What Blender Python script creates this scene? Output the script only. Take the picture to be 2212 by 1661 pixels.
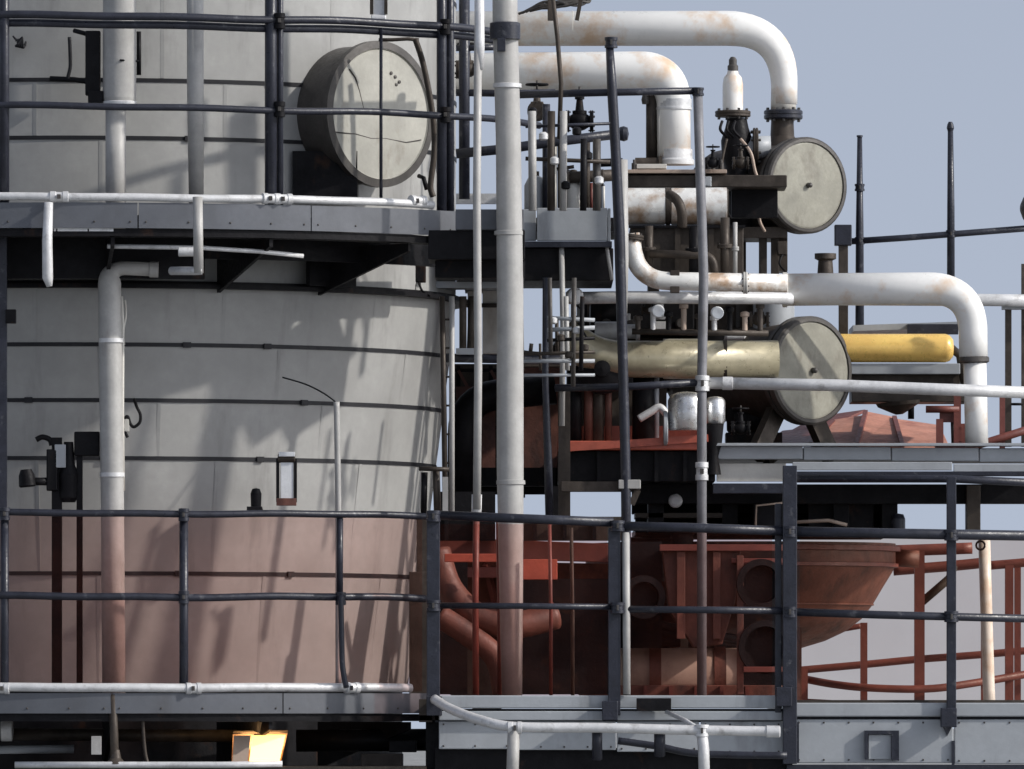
import bpy, math, random
from mathutils import Vector, Matrix
random.seed(11)
R_ = math.radians
scene = bpy.context.scene
for o in list(bpy.data.objects): bpy.data.objects.remove(o)

# ------------------------------------------------------------------ camera
DIST, WIDTH, PITCH = 60.0, 6.6, R_(2.0)
CAM = Vector((0.0, -DIST, 3.2))
cam_d = bpy.data.cameras.new('camera'); cam = bpy.data.objects.new('camera', cam_d)
scene.collection.objects.link(cam); scene.camera = cam
cam.location = CAM; cam.rotation_euler = (R_(90) + PITCH, 0, 0)
cam_d.sensor_width = 36; cam_d.lens = 36 * DIST / WIDTH
cam_d.clip_start = 1; cam_d.clip_end = 6000

# ------------------------------------------------------------------ sky and sun
SUN_EL, SUN_AZ = R_(33), R_(107)      # azimuth clockwise from +Y (the view direction)
world = bpy.data.worlds.new('World'); scene.world = world; world.use_nodes = True
wn = world.node_tree.nodes; wl = world.node_tree.links
sky = wn.new('ShaderNodeTexSky'); sky.sky_type = 'NISHITA'; sky.sun_disc = False
sky.sun_elevation = SUN_EL; sky.sun_rotation = SUN_AZ
sky.altitude = 0; sky.air_density = 1.0; sky.dust_density = 2.5; sky.ozone_density = 6
wn['Background'].inputs['Strength'].default_value = 0.11
wtc = wn.new('ShaderNodeTexCoord'); wadd = wn.new('ShaderNodeVectorMath'); wadd.operation = 'ADD'; wadd.inputs[1].default_value = (0, 0, .30)
wnm = wn.new('ShaderNodeVectorMath'); wnm.operation = 'NORMALIZE'
wl.new(wtc.outputs['Generated'], wadd.inputs[0]); wl.new(wadd.outputs[0], wnm.inputs[0]); wl.new(wnm.outputs[0], sky.inputs['Vector'])
whs = wn.new('ShaderNodeHueSaturation'); whs.inputs['Saturation'].default_value = .41; whs.inputs['Value'].default_value = 1.0
wl.new(sky.outputs[0], whs.inputs['Color']); wl.new(whs.outputs[0], wn['Background'].inputs['Color'])
sun_d = bpy.data.lights.new('sun', 'SUN'); sun = bpy.data.objects.new('sun', sun_d)
scene.collection.objects.link(sun)
sun_d.energy = 2.0; sun_d.angle = R_(1.4); sun_d.color = (1.0, 0.955, 0.89)
SUN_DIR = Vector((math.sin(SUN_AZ) * math.cos(SUN_EL), math.cos(SUN_AZ) * math.cos(SUN_EL), math.sin(SUN_EL)))
sun.rotation_euler = SUN_DIR.to_track_quat('Z', 'Y').to_euler(); sun.location = (30, 0, 40)
vs = scene.view_settings
vs.view_transform = 'Standard'; vs.look = 'None'; vs.exposure = 0.70; vs.gamma = 1.0; vs.use_curve_mapping = False
scene.cycles.transparent_max_bounces = 12

# ------------------------------------------------------------------ helpers
KPX = WIDTH / 2212.0
FW = Vector((0, math.cos(PITCH), math.sin(PITCH))); UP = Vector((0, -math.sin(PITCH), math.cos(PITCH)))
YO = [0.0]          # how far back the block of equipment being built stands
def P(u, v, Y=0.0):
    Y = Y + YO[0]
    return P0(u, v, Y)
def P0(u, v, Y=0.0):
    """world point at depth Y, given in survey units (about 3 mm each)"""
    k = KPX / DIST
    d = FW + Vector((1, 0, 0)) * ((u - 1106) * k) + UP * ((830.5 - v) * k)
    return CAM + d * ((Y + DIST) / d.y)
def m(px, Y=0.0): return px * KPX * (Y + YO[0] + DIST) / DIST

class MB:
    def __init__(s): s.v = []; s.f = []; s.sm = []
    def add(s, vs_, fs, smooth):
        b = len(s.v); s.v += [Vector(x) for x in vs_]
        for f in fs: s.f.append([b + i for i in f]); s.sm.append(smooth)
    def box(s, lo, hi):
        (x0, y0, z0), (x1, y1, z1) = lo, hi
        s.add([(x0,y0,z0),(x1,y0,z0),(x1,y1,z0),(x0,y1,z0),(x0,y0,z1),(x1,y0,z1),(x1,y1,z1),(x0,y1,z1)],
              [(0,3,2,1),(4,5,6,7),(0,1,5,4),(1,2,6,5),(2,3,7,6),(3,0,4,7)], False); return s
    def pbox(s, u0, v0, u1, v1, Y0, Y1):
        a = P(u0, v1, Y0); b = P(u1, v0, Y0)
        return s.box((min(a.x,b.x), Y0+YO[0], min(a.z,b.z)), (max(a.x,b.x), Y1+YO[0], max(a.z,b.z)))
    def beam(s, a, b, w, h, upv=Vector((0,0,1))):
        a = Vector(a); b = Vector(b); d = (b - a).normalized()
        if abs(d.dot(upv)) > .98: upv = Vector((0,1,0))
        x = d.cross(upv).normalized(); y = x.cross(d).normalized()
        o = []
        for p in (a, b):
            for sx, sy in ((-1,-1),(1,-1),(1,1),(-1,1)): o.append(p + x*(sx*w/2) + y*(sy*h/2))
        s.add(o, [(0,1,2,3),(7,6,5,4),(0,4,5,1),(1,5,6,2),(2,6,7,3),(3,7,4,0)], False); return s
    def tube(s, pts, r, seg=14, cap=True):
        pts = [Vector(p) for p in pts]; n = len(pts)
        rr = r if isinstance(r, (list, tuple)) else [r] * n
        tang = []
        for i in range(n):
            t = (pts[min(i+1,n-1)] - pts[max(i-1,0)])
            tang.append(t.normalized())
        up = Vector((0,0,1)) if abs(tang[0].z) < .9 else Vector((0,1,0))
        x = tang[0].cross(up).normalized(); vs_ = []
        for i in range(n):
            x = (x - tang[i] * x.dot(tang[i])).normalized(); y = tang[i].cross(x)
            for k in range(seg):
                a = 2*math.pi*k/seg; vs_.append(pts[i] + (x*math.cos(a) + y*math.sin(a)) * rr[i])
        fs = [(i*seg+k, i*seg+(k+1)%seg, (i+1)*seg+(k+1)%seg, (i+1)*seg+k) for i in range(n-1) for k in range(seg)]
        s.add(vs_, fs, True)
        if cap:
            b = len(s.v) - n*seg
            s.f.append([b + k for k in range(seg)][::-1]); s.sm.append(False)
            s.f.append([b + (n-1)*seg + k for k in range(seg)]); s.sm.append(False)
        return s
    def lathe(s, o, ax, prof, seg=32, smooth=True, hard=True, cap=True):
        """prof: list of (radius, height) along axis ax from o; sharp profile corners are duplicated"""
        o = Vector(o); ax = Vector(ax).normalized()
        up = Vector((0,0,1)) if abs(ax.z) < .9 else Vector((0,1,0))
        x = ax.cross(up).normalized(); y = ax.cross(x)
        rings = [[o + ax*h + (x*math.cos(2*math.pi*k/seg) + y*math.sin(2*math.pi*k/seg))*r for k in range(seg)] for r, h in prof]
        if hard:
            for i in range(len(prof)-1):
                s.add(rings[i] + rings[i+1], [(k, (k+1)%seg, seg+(k+1)%seg, seg+k) for k in range(seg)], smooth)
        else:
            n = len(prof); vs_ = [p for q in rings for p in q]
            s.add(vs_, [(i*seg+k, i*seg+(k+1)%seg, (i+1)*seg+(k+1)%seg, (i+1)*seg+k) for i in range(n-1) for k in range(seg)], smooth)
        if cap and prof[0][0] > 1e-6: s.add(rings[0], [tuple(range(seg))[::-1]], False)
        if cap and prof[-1][0] > 1e-6: s.add(rings[-1], [tuple(range(seg))], False)
        return s

def fillet(pts, r, n=8):
    pts = [Vector(p) for p in pts]; out = [pts[0]]
    for i in range(1, len(pts)-1):
        a, b, c = pts[i-1], pts[i], pts[i+1]
        d1 = (a-b).normalized(); d2 = (c-b).normalized()
        rr = min(r, (a-b).length*.49 if i > 1 else (a-b).length*.95, (c-b).length*.49 if i < len(pts)-2 else (c-b).length*.95)
        p1 = b + d1*rr; p2 = b + d2*rr
        for k in range(n+1):
            t = k/n; out.append(p1*(1-t)**2 + b*2*t*(1-t) + p2*t*t)
    out.append(pts[-1]); return out
def upts(l): return [P(*q) for q in l]
def curve(l, n=6):
    """Catmull-Rom through survey points"""
    p = upts(l); o = []
    for i in range(len(p)-1):
        p0 = p[max(i-1,0)]; p1 = p[i]; p2 = p[i+1]; p3 = p[min(i+2,len(p)-1)]
        for k in range(n):
            t = k/n
            o.append(0.5*((2*p1)+(p2-p0)*t+(2*p0-5*p1+4*p2-p3)*t*t+(3*p1-p0-3*p2+p3)*t**3))
    o.append(p[-1]); return o

def link(name, mb, mat, parent=None, bevel=0.0, origin=None):
    if origin is None:
        lo = Vector([min(v[i] for v in mb.v) for i in range(3)]); hi = Vector([max(v[i] for v in mb.v) for i in range(3)])
        origin = Vector(((lo.x+hi.x)/2, (lo.y+hi.y)/2, lo.z))
    me = bpy.data.meshes.new(name)
    me.from_pydata([v - origin for v in mb.v], [], mb.f); me.update()
    me.polygons.foreach_set('use_smooth', mb.sm)
    me.materials.append(mat)
    o = bpy.data.objects.new(name, me); scene.collection.objects.link(o)
    place(o, origin, parent)
    if bevel:
        b = o.modifiers.new('bevel', 'BEVEL'); b.width = bevel; b.segments = 2; b.limit_method = 'ANGLE'; b.angle_limit = R_(50)
    return o
def wloc(o):
    l = Vector(o.location)
    while o.parent: o = o.parent; l += Vector(o.location)
    return l
def place(o, origin, parent):
    if parent is not None:
        o.parent = parent; o.location = Vector(origin) - wloc(parent)
    else: o.location = origin
def share(src, name, origin, parent, rot=None):
    o = bpy.data.objects.new(name, src.data); scene.collection.objects.link(o)
    place(o, origin, parent)
    if rot is not None: o.rotation_euler = rot
    return o
def tag(o, label, cat, group=None):
    o['label'] = label; o['category'] = cat
    if group: o['group'] = group
    return o
def thing(name, label, cat, base, group=None):
    o = bpy.data.objects.new(name, None); o.empty_display_size = .1; scene.collection.objects.link(o)
    o.location = base; return tag(o, label, cat, group)

# ------------------------------------------------------------------ materials
def mat(name, col, rough=.5, metal=0., var=.15, scale=4., stain=None, amt=0., sscale=2.5, streak=1., bump=.15, bscale=40., rvar=.12, lo=.5, spec=.5):
    mt = bpy.data.materials.new(name); mt.use_nodes = True
    nt = mt.node_tree; N = nt.nodes; L = nt.links; b = N['Principled BSDF']
    geo = N.new('ShaderNodeNewGeometry')
    def noise(sc, detail=5, sz=1., off=0.):
        mp = N.new('ShaderNodeMapping'); mp.inputs['Scale'].default_value = (1, 1, sz); mp.inputs['Location'].default_value = (off, off*1.7, off*.3)
        L.new(geo.outputs['Position'], mp.inputs['Vector'])
        n = N.new('ShaderNodeTexNoise'); n.inputs['Scale'].default_value = sc; n.inputs['Detail'].default_value = detail; n.inputs['Roughness'].default_value = .62
        L.new(mp.outputs[0], n.inputs['Vector']); return n.outputs['Fac']
    def ramp(f, a, c0, c1, b_=None):
        r = N.new('ShaderNodeMapRange'); r.inputs['From Min'].default_value = a; r.inputs['From Max'].default_value = b_
        r.inputs['To Min'].default_value = c0; r.inputs['To Max'].default_value = c1; L.new(f, r.inputs['Value']); return r.outputs[0]
    def mix(f, c1, c2):
        x = N.new('ShaderNodeMix'); x.data_type = 'RGBA'
        if hasattr(f, 'links') or not isinstance(f, (int, float)): L.new(f, x.inputs[0])
        else: x.inputs[0].default_value = f
        for i, c in ((6, c1), (7, c2)):
            if isinstance(c, tuple): x.inputs[i].default_value = (*c, 1)
            else: L.new(c, x.inputs[i])
        return x.outputs[2]
    dark = tuple(c*(1-var*1.6) for c in col); light = tuple(min(1, c*(1+var)) for c in col)
    c = mix(ramp(noise(scale, 6), .3, 0, 1, .7), dark, light)
    c = mix(ramp(noise(scale*9, 4, 1, 3.), .35, 0, .55, .75), c, tuple(x*(1-var*1.3) for x in col))
    if stain and amt > 0:
        f = ramp(noise(sscale, 8, 1/streak, 7.), lo, 0, amt, lo+.16)
        c = mix(f, c, stain)
    L.new(c, b.inputs['Base Color'])
    L.new(ramp(noise(scale*5, 5, 1, 11.), .3, max(.04, rough-rvar), min(1, rough+rvar), .7), b.inputs['Roughness'])
    b.inputs['Metallic'].default_value = metal; b.inputs['Specular IOR Level'].default_value = spec
    if bump:
        bp = N.new('ShaderNodeBump'); bp.inputs['Strength'].default_value = bump; bp.inputs['Distance'].default_value = .01
        L.new(noise(bscale, 3, 1, 5.), bp.inputs['Height']); L.new(bp.outputs[0], b.inputs['Normal'])
    return mt
RUST = (.22, .10, .045)
GRIME = (.10, .095, .09)
M_CLAD = mat('grey_cladding', (.338, .336, .324), .55, 0, .13, 1.8, GRIME, .38, 4, 6, .07, 25, lo=.55)
M_STRAP = mat('dark_strap', (.022, .022, .025), .5, 0, .2, spec=.2)
M_NAVY = mat('navy_rail_paint', (.026, .028, .040), .36, 0, .25, 12, (.20, .20, .21), .5, 14, 1, .2, 60, lo=.6, spec=.38)
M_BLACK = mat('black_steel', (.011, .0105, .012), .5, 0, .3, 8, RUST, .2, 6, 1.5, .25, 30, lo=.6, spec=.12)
M_GALV = mat('galvanised_white', (.66, .66, .66), .42, .15, .14, 9, (.26, .25, .24), .7, 11, 1, .2, 50, lo=.56)
M_WHITE = mat('white_pipe_paint', (.84, .83, .80), .36, 0, .06, 2.5, (.60, .38, .20), .75, 3.0, 1, .06, 30, lo=.50)
M_CREAM = mat('cream_pipe_paint', (.62, .60, .55), .45, 0, .1, 4, (.30, .24, .18), .6, 5, 2.5, .12, 40, lo=.57)
M_POLE = mat('pale_grey_pole', (.40, .392, .375), .5, 0, .14, 6, (.22, .20, .18), .6, 7, 3, .12, 50, lo=.58)
M_FASCIA = mat('grey_fascia', (.36, .38, .40), .5, 0, .1, 3, (.14, .14, .14), .6, 4, 4, .08, 30, lo=.58)
M_ALU = mat('bright_aluminium', (.80, .80, .80), .30, .85, .1, 5, (.30, .25, .18), .5, 6, 1, .4, 9, lo=.58)
M_OLIVE = mat('olive_cladding', (.40, .36, .25), .34, .3, .2, 4, (.12, .10, .07), .6, 5, 1, .06, 20, lo=.55)
M_YELLOW = mat('yellow_cladding', (.98, .62, .18), .3, .15, .12, 4, (.40, .22, .08), .5, 5, 1, .1, 20, lo=.57)
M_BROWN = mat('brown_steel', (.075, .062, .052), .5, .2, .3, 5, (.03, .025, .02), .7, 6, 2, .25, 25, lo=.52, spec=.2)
M_RED = mat('red_oxide_paint', (.18, .053, .041), .5, 0, .22, 5, (.12, .035, .03), .6, 6, 2, .12, 30, lo=.55)
M_REDV = mat('sun_brightened_red_paint', (.44, .10, .06), .45, 0, .2, 5, (.16, .04, .03), .6, 6, 1.5, .15, 30, lo=.55)  # sunlight on the red trough is put into this brighter base colour
M_RUSTW = mat('peeling_white_cladding', (.85, .84, .80), .35, .2, .1, 4, (.34, .20, .10), .85, 5, 1, .35, 14, lo=.47)
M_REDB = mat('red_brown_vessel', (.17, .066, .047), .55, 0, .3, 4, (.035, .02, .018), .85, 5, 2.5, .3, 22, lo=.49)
M_TAN = mat('tan_drum', (.44, .34, .27), .55, 0, .14, 3, (.16, .10, .08), .6, 4, 1.5, .1, 30, lo=.55)
M_POST = mat('grey_post', (.21, .21, .225), .45, 0, .2, 8, (.09, .085, .08), .6, 8, 3, .15, 50, lo=.55)
M_DISC = mat('weathered_cover', (.39, .38, .335), .6, 0, .14, 4, (.20, .17, .13), .7, 5, 2, .12, 35, lo=.56)
M_COVER = mat('olive_grey_cover', (.285, .275, .225), .6, 0, .18, 5, (.13, .11, .085), .7, 7, 2, .12, 35, lo=.52)
M_RIM = mat('dark_rim', (.075, .068, .062), .5, .2, .25, 8)
M_CONC = mat('gravel_ground', (.30, .305, .30), .9, 0, .3, .6, (.08, .08, .07), .6, 2, 1, .6, 15)
M_TOE = mat('toe_plate_paint', (.105, .112, .128), .5, 0, .14, 3, (.07, .07, .075), .6, 4, 4, .08, 30, lo=.56)
M_PEACH = mat('faded_red_paint', (.52, .24, .17), .6, 0, .2, 6, (.25, .08, .06), .7, 5, 1, .1, 30, lo=.52)
M_GLASSW = mat('gauge_white', (.75, .77, .78), .3, 0, .05, 10)

def screen_mat(tint=(.975, .86, .835, 1)):
    mt = bpy.data.materials.new('red_tinted_sheet'); mt.use_nodes = True
    N = mt.node_tree.nodes; L = mt.node_tree.links
    for n in list(N): N.remove(n)
    out = N.new('ShaderNodeOutputMaterial'); tr = N.new('ShaderNodeBsdfTransparent'); tr.inputs[0].default_value = tint
    df = N.new('ShaderNodeBsdfDiffuse'); df.inputs[0].default_value = (.28, .10, .07, 1)
    tl = N.new('ShaderNodeBsdfTranslucent'); tl.inputs[0].default_value = (.28, .10, .07, 1)
    a = N.new('ShaderNodeMixShader'); a.inputs[0].default_value = .6; L.new(df.outputs[0], a.inputs[1]); L.new(tl.outputs[0], a.inputs[2])
    geo = N.new('ShaderNodeNewGeometry'); no = N.new('ShaderNodeTexNoise'); no.inputs['Scale'].default_value = 3; no.inputs['Detail'].default_value = 6
    L.new(geo.outputs['Position'], no.inputs['Vector'])
    r = N.new('ShaderNodeMapRange'); r.inputs['From Min'].default_value = .3; r.inputs['From Max'].default_value = .7
    r.inputs['To Min'].default_value = .01; r.inputs['To Max'].default_value = .05; L.new(no.outputs['Fac'], r.inputs['Value'])
    x = N.new('ShaderNodeMixShader'); L.new(r.outputs[0], x.inputs[0]); L.new(tr.outputs[0], x.inputs[1]); L.new(a.outputs[0], x.inputs[2])
    L.new(x.outputs[0], out.inputs['Surface']); return mt
M_SCREEN = screen_mat(); M_SCREEN2 = screen_mat((.98, .905, .84, 1))
def emit_mat(name, col, s):
    mt = bpy.data.materials.new(name); mt.use_nodes = True; b = mt.node_tree.nodes['Principled BSDF']
    b.inputs['Base Color'].default_value = (.9, .8, .6, 1); b.inputs['Emission Color'].default_value = (*col, 1); b.inputs['Emission Strength'].default_value = s
    return mt
M_LAMP = emit_mat('lamp_glow', (1.0, .44, .09), 2.2)

# ------------------------------------------------------------------ part builders
def tube(name, l, w, mt, parent=None, fil=0, seg=14, tags=None, w2=None):
    Y = sum(q[2] for q in l)/len(l)
    pts = fillet(upts(l), m(fil, Y)) if fil else upts(l)
    r = m(w/2, Y)
    if w2 is not None:
        n = len(pts); r = [m((w + (w2-w)*i/(n-1))/2, Y) for i in range(n)]
    o = link(name, MB().tube(pts, r, seg), mt, parent)
    if tags: tag(o, *tags)
    return o
def ctube(name, l, w, mt, parent=None, seg=12, n=6):
    return link(name, MB().tube(curve(l, n), m(w/2, l[0][2]), seg), mt, parent)
_bolt = {}
def bolt_mesh(r, h):
    key = (round(r,4), round(h,4))
    if key not in _bolt:
        mb = MB().lathe((0,0,0), (0,0,1), [(r, 0), (r, h)], 6, False)
        me = bpy.data.meshes.new('bolt'); me.from_pydata(mb.v, [], mb.f); me.materials.append(M_RIM); _bolt[key] = me
    return _bolt[key]
def bolts(parent, c, ax, R, n, r, h):
    ax = Vector(ax).normalized(); up = Vector((0,0,1)) if abs(ax.z) < .9 else Vector((0,1,0))
    x = ax.cross(up).normalized(); y = ax.cross(x); q = ax.to_track_quat('Z', 'Y').to_euler()
    for k in range(n):
        a = 2*math.pi*(k+.5)/n
        o = bpy.data.objects.new('bolt', bolt_mesh(r, h)); scene.collection.objects.link(o)
        place(o, Vector(c) + (x*math.cos(a)+y*math.sin(a))*R, parent); o.rotation_euler = q
def flange(parent, c, ax, R, t, mt, nb=8, name='flange'):
    ax = Vector(ax).normalized(); c = Vector(c)
    f = link(name, MB().lathe(c - ax*t/2, ax, [(R*.94, 0), (R, t*.12), (R, t*.44), (R*.93, t*.46), (R*.93, t*.54), (R, t*.56), (R, t*.88), (R*.94, t)], 28), mt, parent)
    if nb: bolts(f, c - ax*(t*.5 + R*.12), ax, R*.84, nb, R*.075, t + R*.24)
    return f
def coupler(parent, u, v, Y, w, ax, L=46, mt=None):
    c = P(u, v, Y); ax = Vector(ax).normalized(); r = m(w/2, Y); l = m(L, Y)
    o = link('coupler', MB().lathe(c - ax*l/2, ax, [(r, 0), (r*1.28, l*.02), (r*1.28, l*.3), (r*1.12, l*.34), (r*1.12, l*.66), (r*1.28, l*.7), (r*1.28, l*.98), (r, l)], 14), mt or M_GALV, parent)
    b = MB().box(c + Vector((-l*.1, -r*1.9, -r*.5)), c + Vector((l*.1, -r*1.1, r*.5)))
    link('clamp_bolt', b, M_RIM, o, .002)
    return o
def valve(name, label, u, v, Y, s, mt, wheel=True, group=None, ax=(1,0,0)):
    """hand valve: body, two flanges, bonnet, stem, handwheel; s = body width in survey units"""
    c = P(u, v, Y); S = m(s, Y); ax = Vector(ax)
    t = thing(name, label, 'valve', c - Vector((0,0,S*.5)), group)
    link('body', MB().lathe(c - ax*S*.5, ax, [(S*.22,0),(S*.24,S*.1),(S*.36,S*.3),(S*.42,S*.5),(S*.36,S*.7),(S*.24,S*.9),(S*.22,S)], 20, True, False), mt, t)
    for k in (-1, 1): flange(t, c + ax*S*.5*k, ax, S*.46, S*.16, mt, 6)
    link('bonnet', MB().lathe(c + Vector((0,0,S*.3)), (0,0,1), [(S*.3,0),(S*.3,S*.14),(S*.18,S*.16),(S*.13,S*.6),(S*.2,S*.62),(S*.2,S*.72)], 16), mt, t)
    link('stem', MB().tube([c + Vector((0,0,S*.9)), c + Vector((0,0,S*1.45))], S*.05, 8), M_RIM, t)
    if wheel:
        hc = c + Vector((0,0,S*1.25)); mb = MB()
        pts = [hc + Vector((math.cos(a)*S*.5, math.sin(a)*S*.5, 0)) for a in [2*math.pi*k/24 for k in range(25)]]
        mb.tube(pts, S*.055, 8, False)
        for k in range(4):
            a = k*math.pi/2; mb.tube([hc, hc + Vector((math.cos(a)*S*.5, math.sin(a)*S*.5, 0))], S*.035, 6)
        link('handwheel', mb, M_BLACK, t)
    return t

# ================================================================== SETTING
g = link('ground', MB().box((-1500, -1500, -.3), (1500, 1500, 0)), M_CONC); g['kind'] = 'structure'

# ================================================================== TALL CLADDED VESSEL (left)
YC = 2.5; RV = m(805, YC); XC = P(180, 800, YC).x
def zf(v, Y=0.0): return P(180, v, Y).z
def ringpt(r, a, z): return Vector((XC + r*math.sin(a), YC - r*math.cos(a), z))
def ang(u, r):
    Y = 0.
    for _ in range(6):
        dx = max(-r*.999, min(r*.999, P(u, 800, Y).x - XC)); Y = YC - math.sqrt(r*r - dx*dx)
    return math.asin(dx/r)
def sector(mb, r0, r1, z0, z1, a0, a1, n=40, smooth=True):
    vs_ = []
    for i in range(n+1):
        a = a0 + (a1-a0)*i/n
        vs_ += [ringpt(r0, a, z0), ringpt(r1, a, z0), ringpt(r1, a, z1), ringpt(r0, a, z1)]
    for q in range(4):
        sub = [vs_[i*4+k] for i in range(n+1) for k in (q, (q+1) % 4)]
        mb.add(sub, [(i*2, i*2+1, i*2+3, i*2+2) for i in range(n)], smooth)
    mb.add(vs_[:4], [(0,1,2,3)], False); mb.add(vs_[-4:], [(3,2,1,0)], False); return mb
def arc_rail(name, u0, u1, z, r, w, mt, parent, n=36, sag=0.0):
    a0, a1 = ang(u0, r), ang(u1, r)
    pts = []
    for i in range(n+1):
        t = i/n; p = ringpt(r, a0 + (a1-a0)*t, z); p.z += sag*math.sin(t*9+1)*.5 + sag*math.sin(t*23)*.3; pts.append(p)
    return link(name, MB().tube(pts, m(w/2), 12), mt, parent)
def arc_post(name, u, v0, v1, r, w, mt, parent, z0=None):
    a = ang(u, r); Y = ringpt(r, a, 0).y
    b = P(u, v0, Y); t = P(u, v1, Y)
    return link(name, MB().tube([b, t], m(w/2), 10), mt, parent)

ves = thing('cladded_vessel', 'tall grey cladded cylindrical vessel with dark straps and a big round manway', 'vessel', Vector((XC, YC, 0)))
def vr(v):
    if v <= 640: return RV
    return RV + (m(702, YC) - RV) * (v-640)/(1480-640)
seams = [-420, -300, -175, -50, 172, 297, 488, 614, 743, 863, 988, 1237, 1480]
for i in range(len(seams)-1):
    v0, v1 = seams[i], seams[i+1]; g_ = 2.0
    r0, r1 = vr(v0+g_), vr(v1-g_); z1 = zf(v0+g_); z0 = zf(v1-g_)
    link('cladding_band', MB().lathe((XC, YC, z0), (0,0,1), [(r1-.02, -.002), (r1, 0), (r0, z1-z0), (r0-.02, z1-z0+.002)], 128), M_CLAD, ves)
for v in seams[:-1]:
    if v == 614: continue
    z = zf(v); h = m(4.3); r = vr(v)
    link('strap', MB().lathe((XC, YC, z-h), (0,0,1), [(r-.02, 0), (r+.006, 0), (r+.006, 2*h), (r-.02, 2*h)], 128), M_STRAP, ves)
for i in range(len(seams)-1):
    v0, v1 = seams[i], seams[i+1]; r0, r1 = vr(v0), vr(v1); z1 = zf(v0+5); z0 = zf(v1-5)
    for k in range(4):
        a = -.75 + k*.5 + (i % 3)*.17
        if a > 1.3: continue
        mb = MB(); d = m(4)/RV
        mb.add([ringpt(r1+.001, a-d, z0), ringpt(r1+.004, a+d, z0), ringpt(r0+.004, a+d, z1), ringpt(r0+.001, a-d, z1), ringpt(r1-.01, a+d, z0), ringpt(r0-.01, a+d, z1)], [(0,1,2,3), (1,4,5,2)], False)
        link('lap_seam', mb, M_CLAD, ves)
for i, v in enumerate(seams[:-1]):
    if v == 614 or v < 100: continue
    for a in (-.1 + .21*(i % 3), .55 + .13*(i % 2)):
        z = zf(v); r = vr(v) + .006; mb = MB(); d = m(9)/RV; h = m(6)
        mb.add([ringpt(r, a-d, z-h), ringpt(r, a+d, z-h), ringpt(r, a+d, z+h), ringpt(r, a-d, z+h), ringpt(r+.012, a-d, z-h), ringpt(r+.012, a+d, z-h), ringpt(r+.012, a+d, z+h), ringpt(r+.012, a-d, z+h)], [(4,5,6,7), (0,1,5,4), (1,2,6,5), (2,3,7,6), (3,0,4,7)], False)
        link('strap_buckle', mb, M_STRAP, ves)
z = zf(622); link('ring_stiffener', MB().lathe((XC, YC, z), (0,0,1), [(RV-.02, 0), (RV+.09, 0), (RV+.09, m(9)), (RV+.03, m(10)), (RV+.03, m(16)), (RV-.02, m(16))], 128), M_BLACK, ves)
link('skirt', MB().lathe((XC, YC, 0), (0,0,1), [(m(690, YC), 0), (m(690, YC), zf(1482))], 96), M_BLACK, ves)  # black colour puts the shade below the walkway into the skirt

# manway: short drum facing right and forward
AM = R_(44); axm = Vector((math.sin(AM), -math.cos(AM), 0))
cm = P(825, 246, .56); rm_ = m(150, .56)
man = link('manway_drum', MB().lathe(cm - axm*.75, axm, [(rm_*1.0, 0), (rm_*1.0, .73)], 56), M_RIM, ves)
link('cover', MB().lathe(cm - axm*.03, axm, [(rm_*.97, 0), (rm_*.97, .005), (rm_*.945, .024), (rm_*.93, .014), (rm_*.5, .022), (0, .024)], 64), M_DISC, man)
link('rim', MB().lathe(cm - axm*.06, axm, [(rm_*1.0, 0), (rm_*1.06, .004), (rm_*1.06, .05), (rm_*.95, .056)], 64, cap=False), M_RIM, man)
xh = Vector((math.cos(AM), math.sin(AM), 0))
def oncover(x, z): return cm + xh*x*rm_ + Vector((0,0,z*rm_)) - axm*.010
link('cover_crack', MB().tube([oncover(-.9, -.30), oncover(-.5, -.31), oncover(-.2, -.36), oncover(.1, -.35), oncover(.5, -.39), oncover(.8, -.34)], .004, 6), M_RIM, man)
link('cover_scar', MB().tube([oncover(-.62, .62), oncover(-.5, .5), oncover(-.42, .3), oncover(-.34, .05)], .004, 6), M_BROWN, man)
for x_, z_ in ((.28, .55), (.36, .48), (.2, .6), (.3, .44)): link('cover_lug', MB().lathe(oncover(x_, z_), axm, [(.012, 0), (.012, .006), (.006, .008)], 8), M_RIM, man)
pass
dv = ctube('davit_arm', [(897, 84, .25), (912, 130, .25), (925, 190, .25), (936, 260, .25), (938, 330, .25), (930, 400, .25), (936, 425, .25)], 13, M_BROWN, ves)
link('stiffening_hoop', MB().tube([P(818,86,.3), P(845,86,.3), P(880,84,.3), P(905, 86,.3)], m(4), 8), M_BROWN, dv)
link('saddle', MB().pbox(632, 326, 772, 432, .42, 1.2), M_BLACK, man)  # black block enlarged to fill in the shadow under the manway drum
link('drain_stub', MB().tube([P(905, 380, .4), P(915, 384, .35), P(922, 410, .35)], m(5), 8), M_BLACK, man)

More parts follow.
